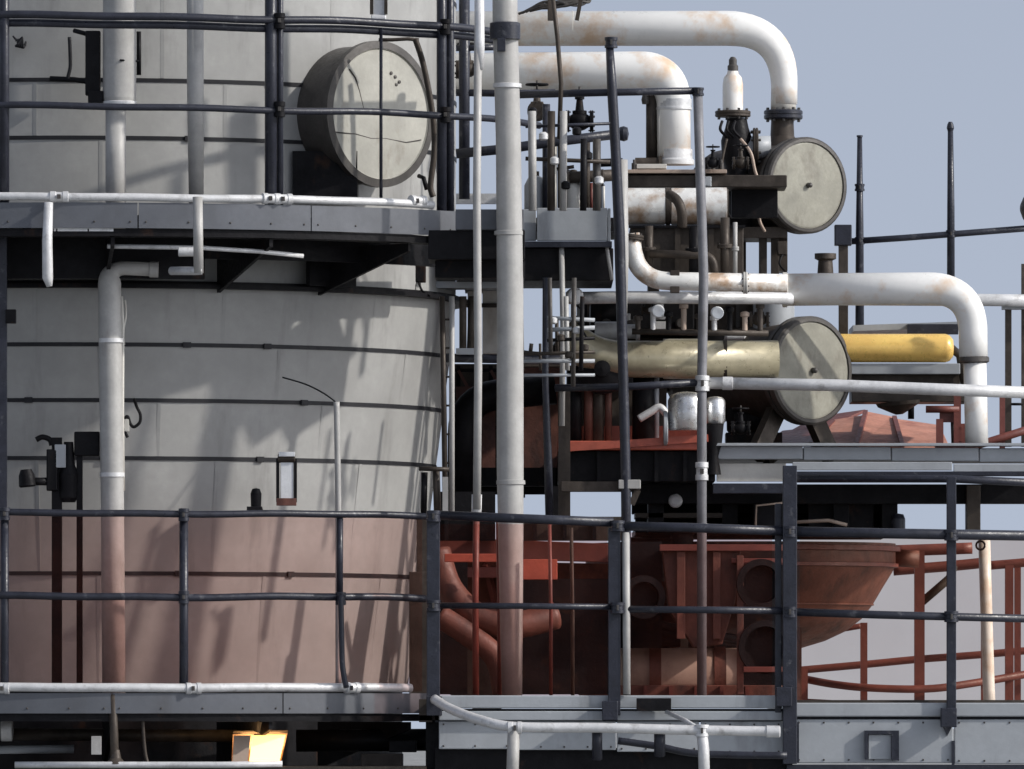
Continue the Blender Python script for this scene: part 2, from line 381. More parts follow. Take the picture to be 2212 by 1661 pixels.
# ------------------------------------------------------------------ ring platforms round the vessel
RP = 3.5
def ring_platform(label, vt, vb, u_end, a_left=-1.5, grp='ring platforms round the vessel'):
    t = thing('ring_platform', label, 'platform', Vector((XC, YC, zf(vb, -1))), grp)
    a1 = ang(u_end, RP)
    zt, zb = zf(vt, -1), zf(vb, -1)
    n = 7
    for i in range(n):
        b0 = a_left + (a1-a_left)*i/n + .0012; b1 = a_left + (a1-a_left)*(i+1)/n - .0012
        link('toe_plate', sector(MB(), RP-.012, RP, zb, zt, b0, b1, 10), M_TOE, t)
        link('deck_plate', sector(MB(), RV+.03, RP-.014, zb + (zt-zb)*.34, zb + (zt-zb)*.34 + .03, b0, b1, 10), M_BROWN, t)
    link('ring_beam', sector(MB(), RP-.20, RP-.02, zb-.05, zb-.004, a_left, a1, 40), M_BLACK, t)
    k = 0
    a = a_left + .1
    while a < a1:
        br = MB(); p0 = ringpt(RV+.02, a, 0); p1 = ringpt(RP-.05, a, 0); d = ringpt(1, a + math.pi/2, 0) - ringpt(0, 0, 0); d = Vector((math.cos(a), math.sin(a), 0))*.012
        za, zbm = zb-.055, zb-.36
        vs_ = [p0-d+Vector((0,0,zbm)), p1-d+Vector((0,0,za-.05)), p1-d+Vector((0,0,za)), p0-d+Vector((0,0,za)), p0+d+Vector((0,0,zbm)), p1+d+Vector((0,0,za-.05)), p1+d+Vector((0,0,za)), p0+d+Vector((0,0,za))]
        br.add(vs_, [(0,1,2,3),(7,6,5,4),(0,4,5,1),(1,5,6,2),(2,6,7,3),(3,7,4,0)], False)
        link('bracket', br, M_BLACK, t); a += .30
    return t
rp_mid = ring_platform('dark walkway with grey toe plates round the vessel below the round manway', 437, 492, 985)
link('support_skirt', sector(MB(), RV+.35, RV+.39, zf(598, -.6), zf(494, -.6), -1.5, ang(440, RV+.37), 30), M_BLACK, rp_mid)
link('support_skirt', sector(MB(), RV+.10, RV+.14, zf(610, -.1), zf(540, -.1), ang(665, RV+.12), ang(765, RV+.12), 6), M_BLACK, rp_mid)
link('support_skirt', sector(MB(), RV+.40, RV+.46, zf(562, -.1), zf(494, -.4), ang(440, RV+.43), ang(985, RV+.43), 20), M_BLACK, rp_mid)
link('light_angle', sector(MB(), RP-.06, RP-.02, zf(499, -1), zf(489, -1), ang(115, RP), ang(245, RP), 6), M_GALV, rp_mid)
rp_low = ring_platform('walkway with grey toe plates and a glowing floodlight beneath it', 1497, 1541, 930)

def vpost(parent, u, v0, v1, r, w, mt, name='post'): return arc_post(name, u, v1, v0, r, w, mt, parent)
rl = thing('railing', 'dark blue railing with a doubled top rail before the round manway', 'railing', Vector((XC, YC-RP, zf(490, -1))))
Rr = RP - .03
arc_rail('top_rail', -60, 1085, zf(33, -1), Rr, 17, M_NAVY, rl, sag=.012)
arc_rail('top_rail', -60, 1095, zf(50, -1), Rr-.05, 17, M_NAVY, rl, sag=.012)
arc_rail('mid_rail', -60, 1165, zf(229, -1), Rr, 15, M_NAVY, rl, sag=.014)
arc_rail('lower_rail', -60, 935, zf(425, -1), Rr+.03, 17, M_GALV, rl, sag=.006)
for u, w in ((9, 22), (585, 26), (605, 14), (954, 22), (972, 18)):
    vpost(rl, u, -220, 490, Rr-.02, w, M_NAVY)
vpost(rl, 823, 60, 440, Rr-.02, 7, M_NAVY, 'baluster')
for u, v in ((128, 425), (585, 429), (612, 430), (902, 434)):
    a = ang(u, Rr+.03); p = ringpt(Rr+.03, a, 0)
    coupler(rl, u, v, p.y, 19, (math.cos(a), math.sin(a), 0), 40)
for u, v in ((604, 45), (962, 58), (604, 236), (962, 248), (1092, 66)):
    a = ang(u, Rr); p = ringpt(Rr, a, 0)
    coupler(rl, u, v, p.y-.02, 19, (0, 0, 1), 34, M_BLACK)

rl2 = thing('railing', 'dark blue railing before the red tinted sheets at the foot of the vessel', 'railing', Vector((XC, YC-RP, zf(1541, -1))))
arc_rail('top_rail', -60, 928, zf(1108, -1), Rr, 15, M_NAVY, rl2, sag=.008)
arc_rail('mid_rail', -60, 925, zf(1288, -1), Rr, 16, M_NAVY, rl2, sag=.01)
arc_rail('lower_rail', -60, 887, zf(1485, -1), Rr+.03, 19, M_GALV, rl2, sag=.004)
for u, w in ((10, 18), (397, 19)): vpost(rl2, u, 1108, 1541, Rr-.02, w, M_NAVY)
vpost(rl2, 734, 1112, 1290, Rr-.02, 14, M_NAVY)
link('post', MB().tube(curve([(736, 1285, -.55), (738, 1380, -.55), (740, 1440, -.55), (748, 1485, -.58)]), m(6), 10), M_NAVY, rl2)
for u, v in ((4, 1487), (418, 1487), (760, 1486)):
    a = ang(u, Rr+.03); p = ringpt(Rr+.03, a, 0); coupler(rl2, u, v, p.y, 20, (math.cos(a), math.sin(a), 0), 34)
for u, v in ((397, 1112), (397, 1290), (10, 1110), (736, 1293)):
    a = ang(u, Rr); p = ringpt(Rr, a, 0); coupler(rl2, u, v, p.y-.02, 18, (0,0,1), 28, M_NAVY)
# slim stay standing on the vessel between the seams, its top cable
st = thing('stay_rod', 'slim dark upright rod before the cladding, rising past the dark blue rail', 'rod', P(731, 1480, -.1))
link('rod', MB().tube(curve([(731, 1480, -.1), (731, 1300, -.1), (731, 1120, -.1), (729, 980, -.1), (727, 868, -.1)]), m(6.5), 10), M_POLE, st)
link('cable', MB().tube(curve([(727, 870, -.1), (700, 850, .0), (660, 830, .12), (610, 815, .15)]), m(1.8), 6), M_STRAP, st)

# ------------------------------------------------------------------ red tinted sheets behind the lower railings
scr = [(-30, 388), (406, 726), (742, 912)]
sl = ['red tinted translucent sheet behind the railing, before the two dark legs and white pipe',
      'red tinted translucent sheet behind the railing, between dark post and slim rod',
      'narrow red tinted translucent sheet behind the railing at the vessel edge']
for (u0, u1), lb in zip(scr, sl):
    r = RP - .12
    o = link('tinted_sheet', sector(MB(), r-.004, r, zf(1493, -1), zf(1113, -1), ang(u0, r), ang(u1, r), 12), M_SCREEN)
    tag(o, lb, 'screen', 'red tinted sheets')
for u0, u1, Y, vt, lb in ((948, 1312, -.50, 1132, 'red tinted translucent sheet behind railing, with pale pole and thin rods behind it'),
                      (1362, 1668, -.50, 1150, 'red tinted translucent sheet behind railing, before the drum and red brown vessel'),
                      (1728, 2046, -.50, 1160, 'red tinted translucent sheet behind railing, before the dished vessel bottom'),
                      (2066, 2290, -.50, 1164, 'red tinted translucent sheet behind railing, before the red handrail posts')):
    o = link('tinted_sheet', MB().pbox(u0, vt, u1, 1512, Y, Y+.004), M_SCREEN if u0 < 1700 else M_SCREEN2)
    tag(o, lb, 'screen', 'red tinted sheets')

# ------------------------------------------------------------------ pipes before the vessel
t = thing('vent_pipe', 'thick white upright pipe with a bent open top before the lower cladding', 'pipe', P(244, 1490, -.4))
link('pipe', MB().tube(fillet(upts([(246, 1500, -.4), (243, 1100, -.4), (236, 578, -.4), (338, 582, -.4)]), m(34)), [m(25)]*11 + [m(24), m(23), m(21), m(19), m(17), m(16), m(15.5), m(15), m(15)], 18), M_POLE, t)
link('open_end', MB().lathe(P(322, 582, -.4), (1,0,-.02), [(m(15), 0), (m(17), .006), (m(17), m(20)), (m(12), m(20)), (m(12), m(6)), (0, m(6))], 20), M_POLE, t)
link('strip', MB().tube(upts([(262, 640, -.32), (265, 700, -.32), (264, 900, -.32), (266, 1060, -.32)]), m(4), 6), M_CREAM, t)
link('cable', MB().tube(curve([(270, 648, -.3), (272, 680, -.3), (266, 720, -.3), (268, 745, -.3)]), m(2.2), 6), M_CREAM, t)
for v in (740, 1030):
    link('pipe_clamp', MB().lathe(P(239 + (v-578)*.007, v, -.4), (0,0,1), [(m(25.5), 0), (m(27), 0), (m(27), m(9)), (m(25.5), m(9))], 20), M_GALV, t)
t = thing('pipe_hanger', 'broken pipe loop with dark bracket stuck beside the thick white pipe', 'bracket', P(285, 920, -.25))
link('loop', MB().tube(curve([(290, 862, -.2), (296, 880, -.25), (303, 895, -.25), (302, 912, -.25), (290, 922, -.25), (282, 916, -.25), (276, 900, -.25), (270, 905, -.25), (268, 925, -.25), (276, 945, -.25)]), m(3.5), 8), M_BLACK, t)
link('plate', MB().pbox(267, 905, 279, 932, -.26, -.22), M_CREAM, t, .003)

t = thing('stepped_pipe', 'grey pipe stepping from wide to narrow behind the manway railing', 'pipe', P(250, 430, -.4))
link('sleeve', MB().lathe(P(258, 232, -.4), (0,0,1), [(m(20), 0), (m(33), .01), (m(36), m(20)), (m(36), m(330))], 24), M_POLE, t)
link('pipe', MB().tube(upts([(250, 500, -.4), (250, 225, -.4)]), m(22), 20), M_POLE, t)
link('torn_edge', MB().lathe(P(258, 229, -.4), (0,0,1), [(m(30), 0), (m(37.5), .004), (m(37.5), .025), (m(36), .03)], 24), M_GALV, t)
t = thing('control_box', 'tall black box strapped to the wide grey pipe sleeve', 'box', P(200, 215, -.35))
link('box', MB().pbox(184, 66, 216, 205, -.42, -.3), M_BLACK, t, .006)
link('arm', MB().tube(upts([(160, 66, -.3), (190, 74, -.35)]), m(5), 8), M_BLACK, t)
link('foot', MB().pbox(190, 196, 222, 222, -.45, -.33), M_BLACK, t, .004)
link('tie_rod', MB().tube(upts([(300, 68, -.3), (300, 162, -.3)]), m(5), 8), M_BLACK, t)
link('tie_strap', MB().tube(upts([(260, 130, -.52), (298, 132, -.4)]), m(2.5), 6), M_BLACK, t)
link('cable', MB().tube(curve([(150, 80, -.1), (152, 140, -.1), (148, 170, -.1), (170, 172, -.1)]), m(4), 6), M_STRAP, t)
link('shelf_arm', MB().tube(upts([(108, 170, -.08), (160, 172, -.1), (205, 178, -.32)]), m(6), 8), M_BLACK, t)
t = thing('downpipe', 'slim pale pipe running past the double top rail down under the deck', 'pipe', P(430, 600, -.5))
link('pipe', MB().tube(upts([(421, -200, -.5), (422, 200, -.5), (424, 440, -.5)]), [m(18), m(18), m(16)], 18), M_POLE, t)
link('lower_pipe', MB().tube(upts([(427, 425, -1.08), (429, 590, -1.08)]), m(10.5), 14), M_POLE, t)
link('elbow_foot', MB().tube(fillet(upts([(436, 584, -1.08), (428, 585, -1.08), (370, 585, -.9)]), m(6)), m(9), 12), M_GALV, t)
link('union', MB().lathe(P(385, 544, -.9), (1,0,0), [(m(8), 0), (m(10), .004), (m(10), m(40)), (m(8), m(41))], 14), M_GALV, t)
o = link('handrail_stub', MB().tube(upts([(105, 437, -1.06), (102, 520, -1.06), (103, 600, -1.06), (107, 619, -1.06)]), [m(9.5), m(11), m(11.5), m(6)], 14), M_GALV); tag(o, 'short tapered pale tube hanging from the white rail before the black skirt', 'tube')
o = link('conduit', MB().tube(upts([(232, 532, -.85), (430, 535, -.75), (560, 543, -.6), (655, 553, -.5)]), m(5), 10), M_GALV); tag(o, 'thin white conduit running under the dark walkway', 'conduit')

# ------------------------------------------------------------------ instruments on the lower vessel
t = thing('valve_station', 'black valve cluster on two dark legs beside the thick white pipe', 'valve', P(150, 1490, -.3))
for u, w in ((123, 22), (172, 13)): link('leg', MB().beam(P(u, 1500, -.3), P(u, 945, -.3), m(w), m(14)), M_BLACK, t, .003)
link('arm', MB().pbox(160, 932, 215, 985, -.34, -.26), M_BLACK, t, .008)
link('body', MB().lathe(P(148, 1085, -.3), (0,0,1), [(m(14), 0), (m(20), m(10)), (m(22), m(60)), (m(14), m(80)), (m(10), m(130))], 16), M_BLACK, t)
link('gland', MB().tube(upts([(112, 1040, -.32), (62, 1040, -.36)]), m(9), 10), M_BLACK, t)
link('cap', MB().lathe(P(60, 1052, -.36), (-.1,0,1), [(m(16), 0), (m(19), .01), (m(17), m(26)), (m(12), m(38))], 14), M_BLACK, t)
link('handle', MB().tube(curve([(78, 950, -.3), (92, 944, -.3), (108, 950, -.3), (112, 962, -.3)]), m(6), 8), M_BLACK, t)
link('face_plate', MB().pbox(118, 960, 142, 1010, -.36, -.345), M_FASCIA, t, .003)
link('actuator', MB().pbox(100, 970, 124, 1060, -.36, -.27), M_BLACK, t, .008)
t = thing('level_gauge', 'small white sight gauge in a dark frame on the grey cladding', 'gauge', P(620, 1090, .05))
link('glass', MB().pbox(606, 998, 634, 1078, .05, .09), M_GLASSW, t, .004)
for u in (600, 638): link('frame', MB().beam(P(u, 1085, .06), P(u, 990, .06), m(7), m(10)), M_BLACK, t, .002)
link('cap', MB().lathe(P(600, 990, .06), (1,0,0), [(m(8),0),(m(10),.004),(m(10),m(36)),(m(8),m(38))], 12), M_BROWN, t)
link('lid', MB().pbox(602, 976, 637, 986, .02, .1), M_GLASSW, t, .002)
link('foot', MB().pbox(597, 1076, 640, 1092, .03, .10), M_REDB, t, .002)
t = thing('plug_fitting', 'stubby black capped fitting standing just above the dark blue rail', 'fitting', P(553, 1100, -.05))
link('plug', MB().lathe(P(553, 1102, -.05), (0,0,1), [(m(15), 0), (m(14), m(6)), (m(11), m(8)), (m(12), m(36)), (m(8), m(46)), (0, m(48))], 14), M_BLACK, t)
link('base', MB().pbox(533, 1094, 566, 1106, -.1, .02), M_BLACK, t, .002)
t = thing('wall_box', 'small dark junction box on the dark post beside the cladding', 'box', P(25, 690, -.6))
link('box', MB().pbox(12, 668, 34, 698, -.66, -.58), M_BLACK, t, .003)
link('column', MB().beam(P(3, 1110, -.6), P(3, 480, -.6), m(24), m(20)), M_NAVY, t)

# ------------------------------------------------------------------ floodlight under the lower walkway
t = thing('floodlight', 'glowing orange floodlight hanging under the lower walkway', 'lamp', P(560, 1650, -.6))
lampc = [P(500, 1647, -.62), P(606, 1649, -.62), P(621, 1584, -.55), P(503, 1586, -.55)]
mb = MB(); off = Vector((0, .12, .02))
mb.add(lampc + [p + off for p in lampc], [(7,6,5,4),(0,4,5,1),(1,5,6,2),(2,6,7,3),(3,7,4,0)], False); link('housing', mb, M_TAN, t)
def lerp4(s, tt): return (lampc[0]*(1-s)+lampc[1]*s)*(1-tt) + (lampc[3]*(1-s)+lampc[2]*s)*tt
mb = MB(); f = Vector((0, -.004, 0)); mb.add([lerp4(.36, .06)+f, lerp4(.97, .06)+f, lerp4(.97, .95)+f, lerp4(.36, .95)+f], [(0,1,2,3)], False); link('lens', mb, M_LAMP, t)
mb = MB(); mb.add([lerp4(.02, .05)+f, lerp4(.33, .05)+f, lerp4(.33, .95)+f, lerp4(.02, .95)+f], [(0,1,2,3)], False); link('reflector', mb, M_TAN, t)
link('yoke', MB().tube(upts([(560, 1590, -.5), (560, 1545, -.5)]), m(5), 8), M_BLACK, t)
ld = bpy.data.lights.new('lamp_light', 'AREA'); ld.energy = 2; ld.color = (1, .6, .25); ld.size = .25
lo_ = bpy.data.objects.new('lamp_light', ld); scene.collection.objects.link(lo_); lo_.location = Vector(P(565, 1572, -.55)) - wloc(t); lo_.parent = t
lo_.rotation_euler = (R_(115), 0, 0)
t = thing('shelf', 'pale lipped shelf catching the floodlight under the lower walkway', 'shelf', P(320, 1665, -.3))
link('lip', MB().tube(upts([(32, 1652, -1.0), (250, 1652, -1.0), (480, 1652, -1.0), (610, 1650, -1.0)]), m(7), 10), M_GALV, t)
link('plate', MB().pbox(32, 1656, 920, 1700, -1.0, .1), M_BROWN, t)  # plate widened to block light bouncing up from the ground
t = thing('bracket_post', 'brown post with pale bracket under the lower walkway', 'post', P(245, 1650, -.9))
link('post', MB().tube(upts([(243, 1500, -.96), (246, 1580, -.96), (248, 1648, -.96)]), m(9), 10), M_BROWN, t)
link('plate', MB().pbox(197, 1590, 219, 1630, -.97, -.95), M_POLE, t, .002)
link('foot', MB().lathe(P(250, 1650, -.96), (0,0,1), [(m(22),0),(m(12),m(12)),(m(8),m(30))], 14), M_BROWN, t)
o = link('cable', MB().tube(curve([(308, 1545, -.9), (310, 1590, -.9), (314, 1630, -.9), (320, 1652, -.9)]), m(4), 8), M_BROWN); tag(o, 'thin brown cable dangling beside the brown bracket post', 'cable')
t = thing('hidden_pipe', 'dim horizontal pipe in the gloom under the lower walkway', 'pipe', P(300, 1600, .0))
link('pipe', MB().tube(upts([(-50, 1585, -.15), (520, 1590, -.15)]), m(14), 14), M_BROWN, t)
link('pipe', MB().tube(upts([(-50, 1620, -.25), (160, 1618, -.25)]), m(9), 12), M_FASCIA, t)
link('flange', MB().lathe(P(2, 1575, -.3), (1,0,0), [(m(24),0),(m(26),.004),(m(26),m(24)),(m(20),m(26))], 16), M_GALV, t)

# ================================================================== UPRIGHTS BETWEEN VESSEL AND EQUIPMENT
t = thing('pole', 'thick pale grey pole clamped to the double dark rail', 'pole', P(1102, 1500, -.25))
link('shaft', MB().tube(upts([(1090, -150, -.25), (1091, 40, -.25), (1098, 300, -.25), (1102, 640, -.25), (1102, 1000, -.25), (1104, 1260, -.25), (1106, 1515, -.25)]), [m(27), m(27), m(27), m(28.5), m(29), m(26), m(22)], 22), M_POLE, t)
for v in (185, 503, 1042):
    link('pole_band', MB().lathe(P(1094 + v*.009, v+5, -.25), (0,0,1), [(m(28), 0), (m(31), .002), (m(31), m(9)), (m(28), m(10))], 22), M_POLE if v != 185 else M_GALV, t)
link('clamp', MB().lathe(P(1091, 86, -.28), (0,0,1), [(m(28), 0), (m(33), .004), (m(33), m(36)), (m(28), m(38))], 18), M_NAVY, t)
link('pole_shadow_gusset', MB().pbox(1074, 82, 1092, 110, -.38, -.30), M_NAVY, t, .003)
t = thing('rod', 'slim pale rod with a white upper sleeve beside the thick pale grey pole', 'rod', P(1030, 1500, -.55))
link('rod', MB().tube(upts([(1033, 60, -.5), (1030, 430, -.5), (1033, 800, -.5), (1030, 1100, -.5)]), m(8.5), 12), M_POLE, t)
link('sleeve', MB().tube(upts([(1035, -80, -.5), (1036, 100, -.5), (1038, 150, -.5)]), [m(10), m(11), m(7)], 12), M_GALV, t)
link('sleeve', MB().tube(upts([(1030, 1068, -.47), (1029, 1115, -.47)]), m(11), 12), M_GALV, t)
link('lower_rod', MB().tube(upts([(1029, 1110, -.35), (1027, 1300, -.35), (1028, 1510, -.35)]), m(7), 12), M_RED, t)
for u, v0, v1, Y, w, mt_, lb in ((1190, 1130, 1510, -.30, 8, M_RED, 'thin red upright rod behind the tinted sheet beside the thick pole'),
                                 (1237, 1140, 1530, -.42, 8, M_BROWN, 'thin brown upright rod behind the tinted sheet near the dark square post'),
                                 (1080, 1125, 1505, -.10, 12, M_RED, 'red upright rod standing close against the thick pale pole')):
    o = link('thin_rod', MB().tube(upts([(u-3, v0, Y), (u, (v0+v1)/2, Y), (u, v1, Y)]), m(w/2), 10), mt_); tag(o, lb, 'rod')
# slim rails beside the pole at the vessel edge
t = thing('ladder', 'narrow dark ladder at the edge of the grey vessel', 'ladder', P(965, 1110, .3))
for u0, u1 in ((955, 962), (976, 976)):
    link('stile', MB().tube(upts([(u0, 640, .3), ((u0+u1)/2, 850, .3), (u1, 1105, .3)]), m(6), 8), M_BROWN if u0 == 955 else M_POLE, t)
for k in range(7): link('rung', MB().tube(upts([(955+k, 690+k*62, .3), (978, 690+k*62, .3)]), m(2.6), 6), M_BROWN, t)
t = thing('conduit_bundle', 'two short dark conduits with a pale strip at the vessel edge above the rail', 'conduit', P(930, 1110, .1))
link('conduit', MB().tube(upts([(915, 1110, .1), (917, 1020, .1)]), m(7), 8), M_BLACK, t)
link('conduit', MB().tube(upts([(945, 1110, .1), (942, 1010, .1)]), m(8), 8), M_BROWN, t)
link('strip', MB().pbox(956, 1030, 968, 1110, .05, .08), M_POLE, t)
link('bar', MB().tube(upts([(905, 1012, .05), (970, 1014, .05)]), m(5), 8), M_BROWN, t)

YO[0] = 1.1
# horizontal dark bars between vessel and pole
t = thing('steel_framework', 'dark steel frame of bars between the vessel and the thick pale pole', 'frame', P(1040, 480, .6))
for l, w in (([(985, 332, .6), (1090, 322, .6), (1200, 306, .6), (1330, 290, .6)], 22), ([(985, 200, .7), (1100, 202, .7), (1200, 200, .7)], 16), ([(985, 104, .7), (1080, 102, .7)], 14)):
    link('bar', MB().tube(upts(l), m(w/2), 10), M_NAVY, t)
link('post', MB().tube(upts([(1003, -60, .7), (1003, 430, .7)]), m(12), 10), M_NAVY, t)
link('bar_end_ball', MB().lathe(P(1328, 289, .6), (1, -.1, 0), [(m(10), 0), (m(10), m(8)), (m(15), m(12)), (m(17), m(20)), (m(14), m(28)), (0, m(31))], 14), M_NAVY, t)
link('deck', MB().pbox(985, 470, 1330, 500, .5, 1.6), M_BLACK, t)
link('grating_bar', MB().pbox(985, 418, 1090, 440, .9, .96), M_GALV, t)
valve('gate_valve', 'dark gate valve hidden between the vessel and the slim pale rod', 1010, 150, .85, 44, M_BROWN)

# toe box platform
t = thing('side_platform', 'short grey boxed platform beside the thick pale pole, black underneath', 'platform', P(1230, 610, .4))
link('toe_plate', MB().pbox(1160, 449, 1312, 520, .38, .42), M_FASCIA, t, .004)
link('toe_plate', MB().pbox(1130, 452, 1158, 520, .46, .50), M_FASCIA, t, .004)
link('end_plate', MB().pbox(1313, 450, 1319, 522, .38, 1.5), M_FASCIA, t, .003)
link('ledge', MB().pbox(1130, 521, 1322, 534, .36, .5), M_NAVY, t, .003)
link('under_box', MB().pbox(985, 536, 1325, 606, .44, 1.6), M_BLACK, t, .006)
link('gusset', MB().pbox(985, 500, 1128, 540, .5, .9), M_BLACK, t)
link('strut', MB().tube(upts([(1310, 530, .40), (1322, 605, .40)]), m(4), 8), M_POLE, t)
link('lip', MB().pbox(892, 608, 1075, 622, .62, .9), M_FASCIA, t)
for l in ([(1000, 640, .6), (1000, 760, .6)], [(1020, 640, .65), (1016, 760, .65)]): link('hanger', MB().tube(upts(l), m(8), 8), M_BROWN, t)
link('seat', MB().pbox(985, 752, 1040, 766, .5, .7), M_FASCIA, t, .003)
link('crossbar', MB().tube(upts([(960, 773, .55), (1210, 778, .55)]), m(10), 10), M_NAVY, t)

# clustered valves on the side platform
valve('gate_valve', 'black gate valve with handwheel above the dark ball-ended bar', 1252, 262, .9, 52, M_BLACK)
valve('globe_valve', 'brown weathered valve beside the thick pale pole sleeve', 1160, 240, 1.0, 46, M_BROWN, True, None, (0, -1, 0))
t = thing('bottle', 'cream round-shouldered cylinder standing on the boxed platform', 'cylinder', P(1235, 450, .8))
link('body', MB().lathe(P(1238, 452, .8), (0,0,1), [(m(20), 0), (m(20), m(44)), (m(15), m(58)), (m(6), m(66)), (m(6), m(74))], 20, True, False), M_CREAM, t)
link('cap', MB().lathe(P(1238, 380, .8), (0,0,1), [(m(9), 0), (m(9), m(12)), (m(4), m(14))], 12), M_BROWN, t)
t = thing('bottle', 'grey cylinder with domed top half hidden by the thick pale pole', 'cylinder', P(1160, 450, .8))
link('body', MB().lathe(P(1158, 452, .8), (0,0,1), [(m(26), 0), (m(26), m(52)), (m(18), m(68)), (m(5), m(74))], 20, True, False), M_FASCIA, t)
link('cap', MB().lathe(P(1158, 380, .8), (0,0,1), [(m(7), 0), (m(7), m(10))], 10), M_BROWN, t)
t = thing('pipe_rack', 'row of thin upright dark and pale pipes on the boxed platform', 'pipes', P(1250, 455, .7))
for u, v0, w, mt_ in ((1180, 225, 17, M_NAVY), (1196, 310, 16, M_CREAM), (1212, 290, 15, M_BROWN), (1268, 290, 14, M_BROWN), (1278, 395, 8, M_RED), (1288, 400, 7, M_CREAM), (1296, 396, 9, M_BLACK), (1304, 402, 6, M_CREAM)):
    link('pipe', MB().tube(upts([(u, 458, .7), (u, v0, .7)]), m(w/2), 10), mt_, t)
link('header', MB().tube(upts([(1205, 385, .75), (1330, 378, .75)]), m(13), 12), M_BROWN, t)
link('header', MB().tube(upts([(1290, 352, .85), (1345, 350, .85)]), m(9), 12), M_BLACK, t)
link('tie', MB().tube(upts([(1195, 366, .7), (1240, 360, .7)]), m(4), 8), M_BLACK, t)
for u in (1225, 1262, 1300): flange(t, P(u, 384, .75), (1,0,0), m(19), m(8), M_BROWN, 6)

# ------------------------------------------------------------------ railing of the equipment deck (posts 1330 and 1515)
t = thing('railing', 'tall dark posts and slim rails before the white pipes and round covers', 'railing', P(1345, 1500, .2))
link('post', MB().tube(upts([(1316, 86, .15), (1322, 190, .15), (1330, 330, .15), (1338, 500, .15), (1346, 800, .15), (1352, 1040, .15), (1354, 1520, .15)]), [m(8), m(11), m(11), m(12), m(11), m(11), m(8)], 14), M_NAVY, t)
link('post_sleeve', MB().tube(upts([(1343, 345, .2), (1345, 560, .2), (1346, 700, .2)]), [m(13), m(13), m(8)], 12), M_POLE, t)
link('post', MB().tube(upts([(1507, 192, .2), (1514, 420, .2), (1520, 600, .2), (1516, 830, .2), (1516, 1515, .2)]), m(10.5), 14), M_POST, t)
link('top_rail', MB().tube(upts([(1115, 205, .35), (1300, 200, .2), (1505, 196, .2)]), m(8), 12), M_NAVY, t)
link('mid_rail', MB().tube(upts([(1200, 838, .35), (1350, 836, .2), (1515, 826, .2)]), m(8), 12), M_NAVY, t)
link('bar', MB().pbox(1212, 1040, 1372, 1062, .2, .3), M_BROWN, t, .004)
link('bar_bracket', MB().pbox(1336, 1036, 1384, 1056, .12, .32), M_POLE, t, .005)
link('bar_gusset', MB().beam(P(1378, 1058, .2), P(1364, 1090, .2), m(10), m(14)), M_BROWN, t)
coupler(t, 1320, 92, .15, 22, (0,0,1), 24, M_NAVY); coupler(t, 1517, 828, .2, 24, (0,0,1), 34, M_GALV); coupler(t, 1516, 1018, .2, 22, (0,0,1), 40, M_GALV); coupler(t, 1508, 198, .2, 20, (0,0,1), 18, M_NAVY)
o = link('lightning_cable', MB().tube(upts([(1190, -40, .1), (1204, 80, .1), (1212, 180, .1), (1208, 300, .1)]), m(5), 8), M_BROWN); tag(o, 'dark brown cable falling across the big white pipes', 'cable')
t = thing('thin_post', 'slim dark uprights between the thick pale pole and the dark tall post', 'post', P(1185, 1110, .35))
link('upright', MB().tube(upts([(1180, 600, .35), (1178, 820, .35), (1184, 1000, .35), (1187, 1120, .35)]), [m(8), m(7), m(9), m(9)], 10), M_NAVY, t)
link('upright', MB().tube(upts([(1213, 535, .4), (1216, 700, .4), (1214, 920, .4)]), m(6), 10), M_POLE, t)
link('upright', MB().pbox(1206, 830, 1232, 1115, .5, .56), M_BROWN, t)

# ================================================================== BIG WHITE PIPES
t = thing('overhead_pipe', 'large white overhead pipe bending down to a bolted flange above a round cover', 'pipe', P(1690, 300, 2.6))
pts = fillet(upts([(760, 62, 2.6), (1640, 60, 2.6), (1695, 62, 2.6), (1694, 242, 2.6)][:1] + [(1694, 61, 2.6), (1694, 225, 2.6)]), m(125, 2.6), 14)
n = len(pts); link('pipe', MB().tube(pts, [m(38 - 9.5*min(1, max(0, (i-2)/(n-4))), 2.6) for i in range(n)], 28), M_WHITE, t)
for u_ in (1235, 1430, 1575): link('weld_ring', MB().lathe(P(u_, 61, 2.6), (1,0,0), [(m(36.5,2.6),0),(m(38.8 - (u_-1000)*.003,2.6),.003),(m(38.8 - (u_-1000)*.003,2.6),.009),(m(36.5,2.6),.012)], 28), M_CREAM, t)
link('nozzle', MB().tube(upts([(1693, 196, 2.6), (1692, 244, 2.6)]), m(27.5, 2.6), 24), M_CREAM, t)
flange(t, P(1692, 248, 2.6), (0,0,1), m(42, 2.6), m(20, 2.6), M_NAVY, 10)
link('neck', MB().lathe(P(1690, 318, 2.6), (0,0,1), [(m(40,2.6), 0), (m(26,2.6), m(24,2.6)), (m(24,2.6), m(64,2.6))], 20), M_BROWN, t)
t = thing('overhead_pipe', 'fat pale pipe with a rust stained bend dropping behind the slim post', 'pipe', P(1455, 350, 1.6))
pts = fillet(upts([(800, 160, 1.6), (1454, 154, 1.6), (1456, 352, 1.6)]), m(72, 1.6), 14)
n = len(pts); link('pipe', MB().tube(pts, [m(44 - 7.5*min(1, max(0, (i-3)/(n-5))), 1.6) for i in range(n)], 28), M_WHITE, t)
link('band', MB().lathe(P(1456, 238, 1.6), (0,0,1), [(m(37,1.6),0),(m(39,1.6),.003),(m(39,1.6),m(6)),(m(37.4,1.6),m(7)),(m(38,1.6),m(24)),(m(37,1.6),m(25))], 28), M_GALV, t)
link('foot_collar', MB().lathe(P(1458, 356, 1.6), (0,0,1), [(m(42,1.6),0),(m(42,1.6),m(10)),(m(38,1.6),m(14)),(m(38,1.6),m(34))], 28), M_GALV, t)
link('tracing_pipe', MB().tube(upts([(1408, 200, 1.62), (1408, 352, 1.62)]), m(13), 12), M_BROWN, t)
